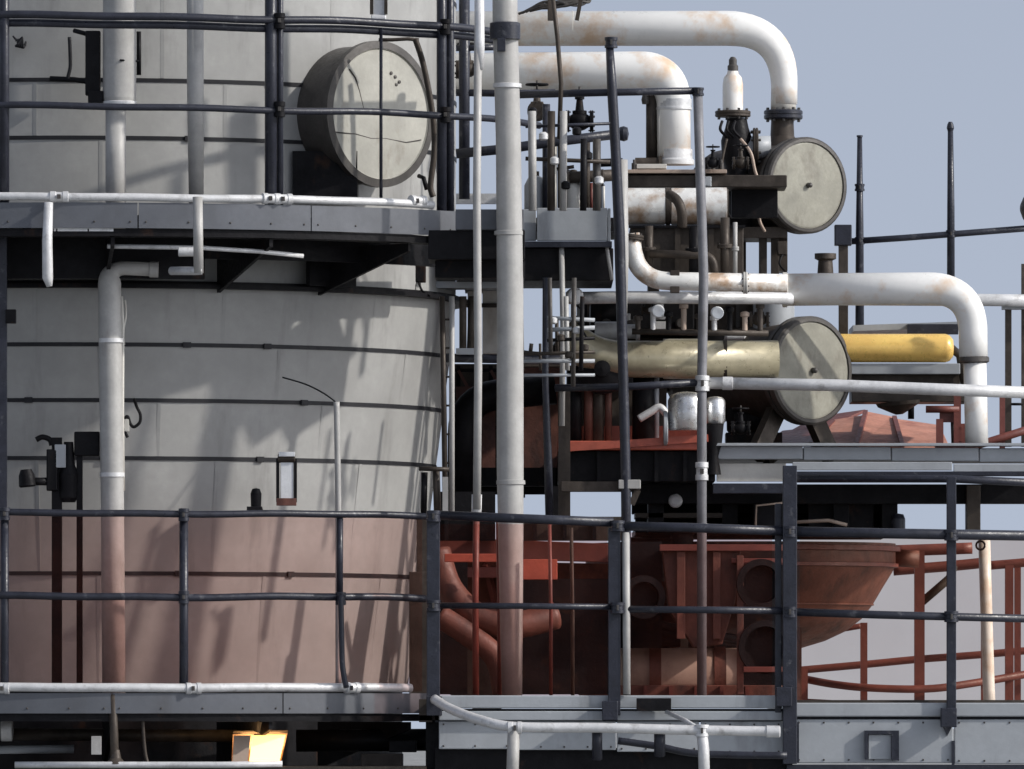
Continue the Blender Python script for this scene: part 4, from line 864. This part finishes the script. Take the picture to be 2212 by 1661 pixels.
link('tray', MB().pbox(780, 1628, 870, 1660, -.2, .2), M_BROWN, t, .006)
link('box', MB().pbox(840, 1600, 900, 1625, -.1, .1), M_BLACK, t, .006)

YO[0] = 0.8
# ================================================================== RED BROWN VESSEL AND DRUMS BEHIND THE SHEETS
t = thing('dished_vessel', 'red brown upright vessel with a dished bottom behind the tinted sheets', 'vessel', P(1600, 1410, 3.0))
c = P(1600, 1415, 3.2); r = m(335, 3.2)
prof = [(0, 0), (r*.2, m(4, 3.2)), (r*.38, m(14, 3.2)), (r*.54, m(30, 3.2)), (r*.68, m(52, 3.2)), (r*.78, m(78, 3.2)), (r*.85, m(108, 3.2)), (r*.915, m(145, 3.2)), (r*.98, m(180, 3.2)), (r, m(196, 3.2)), (r, m(240, 3.2))]
link('shell', MB().lathe(c, (0,0,1), prof, 72, True, False), M_REDB, t)
link('weld_seam', MB().lathe(c + Vector((0,0,m(106,3.2))), (0,0,1), [(r*.845,0),(r*.858,.003),(r*.860,.012),(r*.848,.016)], 72, cap=False), M_REDB, t)
link('top_flange', MB().lathe(c + Vector((0,0,m(222,3.2))), (0,0,1), [(r, 0), (r*1.03, .004), (r*1.03, m(12)), (r, m(13))], 72), M_RED, t)
link('top_flange', MB().lathe(c + Vector((0,0,m(188,3.2))), (0,0,1), [(r, 0), (r*1.018, .004), (r*1.018, m(9)), (r, m(10))], 72), M_RED, t)
for a in (-.55, .35):
    d = Vector((math.sin(a), -math.cos(a), 0)); b = c + d*r*.9
    link('leg', MB().beam(b + Vector((0,0,m(60))), b - Vector((0,0,m(110))), .12, .12), M_REDB, t)
link('inspection_port', MB().lathe(P(1640, 1265, 2.15), (.35,-1,0), [(m(40),0),(m(40),.10),(m(48),.11),(m(48),.15),(m(30),.16),(m(30),.06),(0,.06)], 24), M_BLACK, t)
link('inspection_port', MB().lathe(P(1650, 1390, 2.3), (.2,-1,0), [(m(44),0),(m(44),.08),(m(52),.09),(m(52),.13),(m(34),.14),(m(34),.05),(0,.05)], 24), M_BLACK, t)
link('stub', MB().tube(upts([(1930, 1205, 3.2), (1985, 1208, 3.2)]), m(20), 14), M_REDB, t)
t = thing('tan_drum', 'tan horizontal drum with a rounded end low behind the tinted sheet', 'drum', P(1450, 1500, 1.2))
c = P(1282, 1458, 1.3); r = m(58, 1.3); L = m(400, 1.3)
link('shell', MB().lathe(c, (1,0,0), [(0,-r*.9),(r*.45,-r*.8),(r*.8,-r*.5),(r*.96,-r*.18),(r,0),(r,L),(r*.9,L+.03),(0,L+.05)], 36, True, False), M_TAN, t)
for k in range(2): link('strap', MB().lathe(c + Vector((L*(.3+.35*k),0,0)), (1,0,0), [(r,0),(r+.01,0),(r+.01,m(26)),(r,m(26))], 36), M_REDB, t)
link('plinth', MB().pbox(1255, 1480, 1690, 1515, 1.0, 1.7), M_REDB, t, .006)
for k in range(5): link('rib', MB().pbox(1390+k*55, 1482, 1398+k*55, 1512, .97, 1.0), M_RED, t)
t = thing('shadow_arch', 'large black arched shape standing in for the shadow over the tan drum', 'shade_arch', P(1270, 1500, 1.9))  # black arch drawn in where only shadow lies above the drum
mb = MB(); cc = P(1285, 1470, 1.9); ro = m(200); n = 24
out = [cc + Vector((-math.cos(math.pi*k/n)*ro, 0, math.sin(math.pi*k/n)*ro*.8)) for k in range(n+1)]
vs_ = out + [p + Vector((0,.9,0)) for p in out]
mb.add(vs_, [(k, k+1, n+2+k, n+1+k) for k in range(n)], True); mb.add(out, [tuple(range(n+1))[::-1]], False); link('shade_arch', mb, M_BLACK, t)
link('shade_arch_rim', MB().tube([p + Vector((0,-.02,0)) for p in out], m(9), 10), M_REDB, t)
t = thing('red_hopper', 'red sloping hopper plates behind the thick pale pole', 'hopper', P(1060, 1500, 2.0))
mb = MB()
q = upts([(945, 1160, 1.4), (1330, 1175, 1.4), (1330, 1215, 1.4), (945, 1205, 1.4)]); e_ = Vector((0,.06,0))
mb.add(q + [p+e_ for p in q], [(3,2,1,0),(4,5,6,7),(0,1,5,4),(1,2,6,5),(2,3,7,6),(3,0,4,7)], False); link('rim_plate', mb, M_RED, t, .004)
mb = MB(); A = upts([(935, 1210, 1.45), (1330, 1218, 1.45)]) + upts([(935, 1210, 2.8), (1330, 1218, 2.8)]); B = upts([(1040, 1420, 1.9), (1240, 1420, 1.9)]) + upts([(1040, 1420, 2.3), (1240, 1420, 2.3)])
mb.add(A + B, [(0,1,5,4),(1,3,7,5),(3,2,6,7),(2,0,4,6)], False); link('cone', mb, M_REDB, t)
link('band', MB().pbox(1000, 1225, 1200, 1248, 1.36, 1.42), M_RED, t, .004)
for k in range(3): link('rib', MB().beam(P(960+k*90, 1215, 1.44), P(1050+k*50, 1420, 1.86), .03, .08), M_RED, t)
link('spout', MB().lathe(P(1140, 1500, 2.1), (0,0,1), [(m(100),0),(m(100),m(80))], 24), M_REDB, t)
t = thing('red_ramp', 'dull red rounded mound of plate at the foot of the vessel edge', 'duct', P(980, 1500, .9))
link('duct', MB().tube(curve([(960, 1470, 1.5), (990, 1446, 1.5), (1020, 1462, 1.4), (1070, 1520, 1.3)]), m(46), 18), M_REDB, t)
link('duct', MB().tube(curve([(960, 1260, 1.7), (985, 1310, 1.7), (1015, 1380, 1.7), (1010, 1500, 1.6)]), m(40), 18), M_REDB, t)
# far red ring railing
t = thing('far_railing', 'far red railing curving round an open deck behind the tinted sheets', 'railing', P(1980, 1520, 5.0))
for l, w in (([(1700, 1450, 5), (1860, 1436, 5), (1985, 1424, 5), (2120, 1414, 5), (2300, 1398, 5)], 17), ([(1735, 1466, 4.6), (1800, 1478, 4.4), (1880, 1486, 4.3), (2000, 1488, 4.3), (2100, 1476, 4.4), (2300, 1442, 4.8)], 17),
             ([(1700, 1378, 5), (1800, 1362, 5), (1860, 1352, 5)], 13), ([(1930, 1190, 5), (2100, 1184, 5)], 26), ([(1930, 1232, 5), (2060, 1222, 5), (2120, 1216, 5)], 24), ([(2130, 1222, 4.6), (2300, 1208, 4.6)], 20), ([(1725, 1512, 4.5), (1990, 1526, 4.5)], 8)):
    link('rail', MB().tube(curve([q for q in l]), m(w/2, 5), 10), M_RED, t)
for u, v0, v1, w, Y in ((1866, 1345, 1512, 15, 4.4), (1986, 1190, 1528, 22, 4.4), (2128, 1160, 1530, 18, 4.5), (2180, 1212, 1530, 18, 4.6), (2198, 1225, 1535, 14, 4.8), (1737, 1440, 1512, 16, 4.5)):
    link('post', MB().beam(P(u, v1, Y), P(u, v0, Y), m(w, Y), m(w, Y)), M_RED, t)
link('brace', MB().tube(upts([(1992, 1300, 4.4), (2050, 1250, 4.4), (2060, 1225, 4.5)]), m(9, 5), 8), M_BROWN, t)
link('deck', MB().pbox(1690, 1528, 2320, 1545, 4.2, 8), M_FASCIA, t)
t = thing('pale_standpipe', 'pale upright standpipe beside the far red railing', 'pipe', P(2132, 1500, 3.8))
link('pipe', MB().tube(upts([(2126, 1160, 3.8), (2130, 1300, 3.8), (2136, 1490, 3.8), (2138, 1535, 3.8)]), m(13, 4), 12), M_WHITE, t)
link('ring', MB().tube([P(2118, 1178, 3.7) + Vector((math.cos(a)*m(10), 0, math.sin(a)*m(10))) for a in [k*math.pi/6 for k in range(13)]], m(2.5), 6, False), M_BLACK, t)

# ================================================================== DARK INFILL AND SMALL FITTINGS
YO[0] = 0.0
t = thing('edge_board', 'dark brown timber board standing at the vessel edge behind the dark square post', 'board', P(908, 1500, .2))
link('board', MB().pbox(884, 1235, 932, 1512, .55, .60), M_BROWN, t, .004)
link('batten', MB().pbox(900, 1110, 930, 1240, .56, .60), M_BROWN, t, .003)
YO[0] = 1.0
t = thing('cream_cabinet', 'cream panelled cabinet behind the slim pale rod and thick pole', 'cabinet', P(1050, 775, 1.4))
for u0, u1 in ((1010, 1040), (1042, 1075)): link('panel', MB().pbox(u0, 628, u1, 764, 1.4, 1.8), M_CREAM, t, .004)
link('roof', MB().pbox(1004, 618, 1082, 627, 1.36, 1.85), M_FASCIA, t, .003)
link('band', MB().pbox(1008, 655, 1078, 664, 1.38, 1.40), M_BROWN, t)
t = thing('truss_frame', 'dark trussed steel panel behind the thick pale pole', 'frame', P(1100, 1080, 2.3))
link('panel', MB().pbox(975, 786, 1215, 1065, 2.4, 2.45), M_BROWN, t)
for k in range(4): link('upright', MB().beam(P(990+k*70, 1075, 2.3), P(990+k*70, 790, 2.3), m(9), m(9)), M_BLACK, t)
for k in range(5): link('crossbar', MB().beam(P(975, 800+k*62, 2.28), P(1215, 800+k*62, 2.28), m(8), m(8)), M_BLACK, t)
for k in range(3): link('diagonal', MB().beam(P(990+k*70, 800, 2.27), P(1060+k*70, 924, 2.27), m(7), m(7)), M_REDB, t)
link('kick_plate', MB().pbox(975, 1040, 1215, 1068, 2.2, 2.25), M_BLACK, t)
link('red_band', MB().pbox(1030, 836, 1120, 852, 2.2, 2.24), M_RED, t)
t = thing('cable_tray', 'black cable tray crossing behind the thin uprights beside the pole', 'tray', P(1160, 790, 1.0))
link('tray', MB().pbox(1128, 772, 1225, 792, 1.0, 1.2), M_BROWN, t, .003)
for k in range(4): link('cable', MB().tube(curve([(1130, 768 - k*3, 1.02+k*.04), (1160, 774 - k*4, 1.02+k*.04), (1200, 768 - k*2, 1.02+k*.04), (1228, 770 - k*3, 1.02+k*.04)]), m(3.2), 6), M_RIM, t)
t = thing('transmitter', 'small white instrument housing beside the tall dark post', 'instrument', P(1240, 655, .8))
link('housing', MB().lathe(P(1238, 640, .8), (.3,-1,0), [(m(16),0),(m(18),.004),(m(18),.06),(m(14),.066),(0,.07)], 18), M_GALV, t)
link('stem', MB().tube(upts([(1238, 640, .82), (1238, 690, .82)]), m(5), 8), M_BROWN, t)
link('cable', MB().tube(curve([(1238, 655, .84), (1258, 672, .84), (1252, 700, .84), (1268, 730, .84)]), m(2.6), 6), M_BLACK, t)
t = thing('machine_backing', 'dark brown steel enclosure behind the olive pipe run', 'enclosure', P(1460, 840, 2.7))
for k in range(5): link('panel', MB().pbox(1265+k*86, 655, 1265+k*86+83, 832, 2.7, 2.75), M_BROWN, t, .004)
for k in range(6): link('frame_post', MB().pbox(1261+k*86, 652, 1268+k*86, 836, 2.62, 2.7), M_BLACK, t)
link('base_beam', MB().pbox(1255, 826, 1700, 846, 2.4, 2.7), M_BLACK, t, .004)
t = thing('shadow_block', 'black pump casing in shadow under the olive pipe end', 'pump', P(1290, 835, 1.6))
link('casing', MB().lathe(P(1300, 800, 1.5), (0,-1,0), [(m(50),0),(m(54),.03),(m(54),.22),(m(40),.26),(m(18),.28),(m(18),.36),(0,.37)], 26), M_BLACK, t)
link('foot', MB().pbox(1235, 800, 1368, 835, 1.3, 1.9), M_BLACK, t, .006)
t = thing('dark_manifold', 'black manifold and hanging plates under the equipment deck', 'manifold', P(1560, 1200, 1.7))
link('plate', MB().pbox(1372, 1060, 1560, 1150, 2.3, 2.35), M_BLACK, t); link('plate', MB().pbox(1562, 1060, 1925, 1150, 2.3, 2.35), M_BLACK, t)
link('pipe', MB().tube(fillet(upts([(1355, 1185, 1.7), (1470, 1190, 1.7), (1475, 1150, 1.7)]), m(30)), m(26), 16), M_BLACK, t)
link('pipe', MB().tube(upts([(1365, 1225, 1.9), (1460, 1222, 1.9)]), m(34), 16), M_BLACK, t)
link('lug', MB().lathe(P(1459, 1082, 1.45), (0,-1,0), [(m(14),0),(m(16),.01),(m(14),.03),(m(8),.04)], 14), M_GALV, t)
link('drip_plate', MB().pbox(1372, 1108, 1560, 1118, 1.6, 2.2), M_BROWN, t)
t = thing('lower_manifold', 'black pipe bundle lying above the tan drum behind the tinted sheet', 'pipes', P(1470, 1410, 1.6))
for k in range(3): link('pipe', MB().tube(curve([(1340, 1345+k*16, 1.7), (1420, 1352+k*16, 1.65), (1500, 1368+k*10, 1.6), (1600, 1384+k*6, 1.6)]), m(13), 12), M_BLACK, t)
link('support', MB().pbox(1352, 1380, 1372, 1420, 1.6, 1.7), M_BLACK, t); link('clamp', MB().pbox(1470, 1350, 1486, 1402, 1.5, 1.56), M_BROWN, t, .003)
YO[0] = 0.0
t = thing('walkway_infill', 'black steel infill joining the ring walkway to the boxed platform', 'platform', P(1030, 600, .2))
link('beam', MB().pbox(925, 497, 1134, 560, -.1, .5), M_BLACK, t, .005); link('beam', MB().pbox(940, 562, 1134, 600, .1, .5), M_BLACK, t, .005)
link('channel', MB().pbox(984, 452, 1132, 496, -.15, -.1), M_TOE, t, .004)
t = thing('red_chute', 'angular red chute with black gaps before the dished vessel', 'chute', P(1500, 1400, 1.6))
mb = MB(); q = upts([(1430, 1182, 1.5), (1600, 1188, 1.5), (1588, 1300, 1.5), (1560, 1392, 1.5), (1500, 1398, 1.5), (1446, 1320, 1.5)]); n = len(q); e_ = Vector((0, .5, 0))
mb.add(q + [p + e_ for p in q], [tuple(range(n))] + [(k, n+k, n+(k+1) % n, (k+1) % n) for k in range(n)], False); link('chute', mb, M_REDB, t, .006)
for u0, u1 in ((1462, 1480), (1540, 1556)): link('stiffener', MB().pbox(u0, 1192, u1, 1380, 1.44, 1.5), M_REDB, t, .003)
link('flange_bar', MB().pbox(1425, 1176, 1690, 1190, 1.42, 1.5), M_RED, t, .003); link('flange_bar', MB().pbox(1580, 1206, 1690, 1216, 1.42, 1.5), M_RED, t, .003)
for (u, v, r_) in ((1640, 1262, 46), (1648, 1398, 50), (1386, 1290, 38)):
    link('port_ring', MB().lathe(P(u, v, 1.45), (.15, -1, 0), [(m(r_), 0), (m(r_), .06), (m(r_+10), .062), (m(r_+10), .10), (m(r_-4), .102), (m(r_-4), .01), (0, .01)], 26), M_BLACK, t)
link('upright', MB().pbox(1592, 1200, 1606, 1500, 1.36, 1.42), M_REDB, t, .003)
link('tray', MB().pbox(1606, 1440, 1690, 1452, 1.3, 1.7), M_RED, t, .003)
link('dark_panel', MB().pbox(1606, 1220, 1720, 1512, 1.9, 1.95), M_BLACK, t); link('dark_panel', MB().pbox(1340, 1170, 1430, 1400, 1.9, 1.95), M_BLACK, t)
t = thing('shadow_plates', 'black plates standing in for deep shade, with dull red curved ducts behind the thin red rods', 'plates', P(1130, 1500, 1.2))
link('plate', MB().pbox(946, 1215, 1010, 1500, 1.5, 1.55), M_BLACK, t); link('plate', MB().pbox(1130, 1250, 1330, 1500, 1.5, 1.55), M_BLACK, t); link('plate', MB().pbox(1010, 1400, 1130, 1500, 1.6, 1.65), M_BROWN, t)  # black sheets set in as the deep shade between the red parts
link('slanting_duct', MB().tube(curve([(944, 1190, 1.2), (970, 1270, 1.15), (1030, 1330, 1.1), (1110, 1350, 1.1), (1200, 1330, 1.2)]), m(30), 18), M_REDB, t)
link('slanting_duct', MB().tube(curve([(948, 1330, 1.0), (1010, 1370, 1.0), (1070, 1420, 1.0), (1090, 1500, 1.0)]), m(26), 18), M_REDB, t)
link('cross_plate', MB().pbox(1122, 1208, 1204, 1252, .95, .98), M_REDV, t, .004); link('cross_plate', MB().pbox(960, 1196, 1080, 1214, .95, .98), M_REDV, t, .004)
link('foot_wedge', MB().beam(P(1115, 1508, .8), P(1120, 1430, .8), .04, m(24)), M_RED, t)
t = thing('pipe_thicket', 'thicket of thin dark and pale pipes between the cabinet and the olive pipe', 'pipes', P(1180, 830, .6))
for k in range(8):
    u = 1128 + k*19 + random.uniform(-4, 4); v0 = random.choice((600, 640, 690)); v1 = random.choice((760, 800, 835)); Y = .35 + random.random()*.5
    if 1134 < u < 1172: v0 = 742
    link('pipe', MB().tube(upts([(u, v0, Y), (u + random.uniform(-3, 3), v1, Y)]), m(random.uniform(2.5, 6)), 8), random.choice((M_BROWN, M_BLACK, M_POLE, M_RIM)), t)
for k in range(6):
    v = 690 + k*24 + random.uniform(-6, 6); link('crosspipe', MB().tube(upts([(1125 if v > 740 else 1182, v, .5), (1285, v + random.uniform(-6, 6), .5)]), m(random.uniform(3, 6)), 8), random.choice((M_BROWN, M_BLACK, M_FASCIA)), t)
for k in range(5): link('fitting', MB().lathe(P(1195 + k*17, 700 + (k*37) % 90, .42), (0,0,1), [(m(6),0),(m(9),m(3)),(m(9),m(12)),(m(5),m(15))], 8), random.choice((M_GALV, M_BROWN)), t)
t = thing('upper_pipe_thicket', 'thicket of thin pipes and clamps under the fat pale pipe', 'pipes', P(1230, 450, .5))
for k in range(5):
    u = 1150 + k*36 + random.uniform(-5, 5); v0 = random.choice((240, 300, 330)); Y = .3 + random.random()*.5
    link('pipe', MB().tube(upts([(u, v0, Y), (u + random.uniform(-2, 2), 455, Y)]), m(random.uniform(5, 9)), 10), random.choice((M_BROWN, M_BLACK, M_POLE, M_RIM)), t)
for k in range(2):
    v = 268 + k*80 + random.uniform(-8, 8); link('crosspipe', MB().tube(upts([(1135, v, .45), (1318, v + random.uniform(-9, 9), .45)]), m(random.uniform(2.5, 5)), 8), random.choice((M_BROWN, M_BLACK, M_NAVY)), t)
for k in range(7): link('fitting', MB().lathe(P(1150 + k*24, 250 + (k*53) % 170, .38), (0,0,1), [(m(6),0),(m(10),m(3)),(m(10),m(14)),(m(5),m(18))], 8), random.choice((M_GALV, M_BROWN, M_BLACK)), t)
YO[0] = 1.1
t = thing('manifold_pipes', 'flanged dark and pale pipes on the front of the dark brown casing', 'pipes', P(1480, 590, .7))
for u, v0, v1, w, mt_ in ((1402, 488, 590, 18, M_BROWN), (1500, 490, 592, 24, M_BLACK), (1566, 470, 594, 20, M_BROWN), (1588, 480, 594, 10, M_POLE)):
    link('pipe', MB().tube(upts([(u, v1, .68), (u, v0, .68)]), m(w/2), 14), mt_, t)
    flange(t, P(u, (v0+v1)/2, .68), (0,0,1), m(w*.85), m(9), mt_, 6)
link('pipe', MB().tube(fillet(upts([(1402, 548, .64), (1540, 552, .64), (1544, 592, .64)]), m(24)), m(9), 12), M_BROWN, t)
t = thing('fitting_row', 'row of small capped fittings and gauges above the olive pipe', 'fittings', P(1460, 730, .8))
link('header', MB().tube(upts([(1365, 716, .8), (1660, 720, .8)]), m(7), 10), M_BROWN, t)
for k in range(9):
    u = 1378 + k*33; h = (22, 40, 30, 48, 26)[k % 5]
    link('capped_stub', MB().lathe(P(u, 714, .8), (0,0,1), [(m(6),0),(m(6),m(h)),(m(10),m(h+1)),(m(10),m(h+9)),(m(5),m(h+12))], 10), (M_BROWN, M_GALV, M_BLACK, M_TAN)[k % 4], t)
for u, v in ((1420, 672), (1548, 676)):
    link('gauge', MB().lathe(P(u, v, .72), (.2,-1,0), [(m(13),0),(m(14),.004),(m(14),.03),(m(12),.034),(0,.03)], 18), M_GLASSW, t)
valve('block_valve', 'dark flanged block valve below the white bend of the pale pipe', 1640, 690, 1.3, 36, M_BROWN)
valve('block_valve', 'black block valve under the brown bridge left of the relief valve', 1540, 352, 1.3, 28, M_BLACK)
YO[0] = 0.0
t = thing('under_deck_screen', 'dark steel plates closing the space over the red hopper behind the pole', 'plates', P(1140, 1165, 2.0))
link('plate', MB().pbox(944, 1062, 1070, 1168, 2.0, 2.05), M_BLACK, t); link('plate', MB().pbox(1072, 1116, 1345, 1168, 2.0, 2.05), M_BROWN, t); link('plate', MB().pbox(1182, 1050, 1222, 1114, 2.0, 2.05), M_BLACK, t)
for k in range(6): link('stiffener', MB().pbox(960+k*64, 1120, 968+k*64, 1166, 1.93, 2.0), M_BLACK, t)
# top edge fittings
t = thing('rail_bracket', 'small white bracket standing on the doubled dark top rail', 'bracket', P(818, 45, -.2))
link('plate', MB().pbox(806, -60, 832, 32, -.22, -.2), M_GALV, t, .003)
for u in (803, 834): link('edge_bar', MB().pbox(u-4, -60, u+3, 30, -.24, -.19), M_BROWN, t)
link('foot', MB().lathe(P(818, 40, -.22), (1,0,0), [(m(7),-m(16)),(m(9),-m(14)),(m(9),m(14)),(m(7),m(16))], 12), M_GALV, t)
YO[0] = 1.1
t = thing('cable_tangle', 'dark tangle of wires lying on the big white overhead pipe', 'wires', P(1200, 22, 2.3))
for k in range(7):
    l = [(1120 + k*8, 30 - k*2, 2.3), (1160 + k*7, 16 - (k % 3)*6, 2.28), (1200 + k*9, 4 + (k % 2)*8, 2.3), (1250 + k*4, -10 + k*2, 2.32), (1275, -40, 2.34)]
    link('wire', MB().tube(curve(l), m(3.2), 6), M_RIM, t)
link('clip', MB().pbox(1183, -20, 1200, 44, 2.2, 2.24), M_BROWN, t, .003); link('clip', MB().beam(P(1246, 44, 2.22), P(1262, -40, 2.22), m(9), m(9)), M_BROWN, t)
YO[0] = 0.0
t = thing('wire_nest', 'small ragged nest of wire on the cladding beside the dark post', 'wire', P(40, 105, -.02))
for k in range(5): link('wire', MB().tube(curve([(28+k*3, 78+k*5, -.04), (40+k*2, 92-k*3, -.06), (34+k*4, 100+k, -.05), (56, 98-k*2, -.03)]), m(2.2), 5), M_STRAP, t)
YO[0] = 1.1
# small bore tubing and junction boxes on the equipment
def jbox(label, u, v, Y, w, h, mt_, tail):
    t = thing('junction_box', label, 'box', P(u, v+h/2, Y))
    link('box', MB().pbox(u-w/2, v-h/2, u+w/2, v+h/2, Y, Y+.06), mt_, t, .004)
    link('lid', MB().pbox(u-w/2+2, v-h/2+2, u+w/2-2, v+h/2-2, Y-.008, Y-.001), mt_, t, .002)
    link('cable', MB().tube(curve(tail), m(2.6), 6), M_BLACK, t)
jbox('grey junction box with trailing cable on the brown pipe bridge', 1520, 392, 1.36, 34, 22, M_FASCIA, [(1520, 402, 1.34), (1526, 416, 1.33), (1548, 412, 1.3), (1562, 440, 1.3), (1578, 470, 1.35)])
jbox('small pale box on the dark machinery above the olive pipe', 1350, 690, 1.84, 24, 26, M_GALV, [(1350, 702, 1.82), (1358, 716, 1.8), (1384, 712, 1.8), (1400, 724, 1.8)])
jbox('brown box fixed to the stand by the upper round cover', 1690, 536, 2.16, 22, 30, M_BROWN, [(1690, 550, 2.15), (1684, 570, 2.12), (1700, 590, 2.12)])
jbox('dark switch box on the edge of the black walkway underside', 905, 590, .3, 30, 40, M_BLACK, [(905, 610, .29), (912, 628, .28), (930, 640, .25)])
t = thing('impulse_line', 'thin bright tube looping from the upper round cover to the relief valve', 'tube', P(1660, 470, 2.0))
link('line', MB().tube(curve([(1600, 300, 1.95), (1622, 330, 1.9), (1632, 372, 1.9), (1650, 420, 1.9), (1640, 470, 1.95), (1652, 500, 2.0)]), m(3.4), 8), M_TAN, t)
link('line', MB().tube(curve([(1570, 300, 1.98), (1560, 350, 1.95), (1566, 380, 1.95), (1556, 404, 1.9)]), m(3), 8), M_BROWN, t)
valve('ball_valve', 'small dark valve with handwheel on the brown pipe bridge by the pale pipe foot', 1600, 352, 1.55, 30, M_BROWN)
valve('drain_valve', 'small brown valve beneath the elbow of the cream pipe', 1400, 668, 1.5, 26, M_BROWN)
valve('deck_valve', 'dark hand valve standing on the deck edge beside the silver canister', 1600, 925, 1.2, 34, M_BLACK)
t = thing('deck_pump', 'black motor and coupling in shadow on the equipment deck', 'pump', P(1620, 960, 2.0))
link('motor', MB().lathe(P(1570, 905, 2.0), (1,0,0), [(m(26),0),(m(38),m(10)),(m(40),m(14)),(m(40),m(86)),(m(34),m(92)),(m(12),m(96)),(m(12),m(112))], 24), M_BLACK, t)
for k in range(7): link('fin', MB().lathe(P(1586+k*10, 905, 2.0), (1,0,0), [(m(40),0),(m(43),0),(m(43),m(3)),(m(40),m(3))], 24), M_BLACK, t)
link('foot', MB().pbox(1568, 934, 1690, 962, 1.9, 2.2), M_BLACK, t, .005)

YO[0] = 0.0
# fixings along plates
_rv = MB().lathe((0,0,0), (0,0,1), [(.0065, 0), (.0065, .003), (.004, .006), (0, .0065)], 8); _rm = bpy.data.meshes.new('bolt'); _rm.from_pydata(_rv.v, [], _rv.f); _rm.materials.append(M_RIM)
def rivets(parent, pts, ax):
    q = Vector(ax).to_track_quat('Z', 'Y').to_euler()
    for p in pts:
        o = bpy.data.objects.new('bolt', _rm); scene.collection.objects.link(o); place(o, p, parent); o.rotation_euler = q
fas = [o for o in scene.objects if o.name.startswith('fascia_panel')]
for o in fas:
    w_ = o.bound_box; b0 = wloc(o); x0 = b0.x + w_[0][0]; x1 = b0.x + w_[6][0]; z0 = b0.z + w_[0][2]; z1 = b0.z + w_[6][2]; yy = b0.y + w_[0][1]
    n = max(2, int((x1-x0)/.16))
    rivets(o, [Vector((x0 + .03 + (x1-x0-.06)*i/n, yy, z_)) for i in range(n+1) for z_ in (z0+.02, z1-.02)], (0,-1,0))
for o in [o for o in scene.objects if o.name.startswith('toe_plate') and o.parent and o.parent.name.startswith('ring_platform')]:
    me = o.data; ro = wloc(o); zs = [v.co.z for v in me.vertices]
    pz = ro.z + min(zs) + (max(zs)-min(zs))*.25
    ang_ = sorted(math.atan2(ro.x+v.co.x-XC, -(ro.y+v.co.y-YC)) for v in me.vertices)
    for f_ in (.04, .28, .52, .76, .96):
        a = ang_[0] + (ang_[-1]-ang_[0])*f_; rivets(o, [ringpt(RP, a, pz)], (math.sin(a), -math.cos(a), 0))
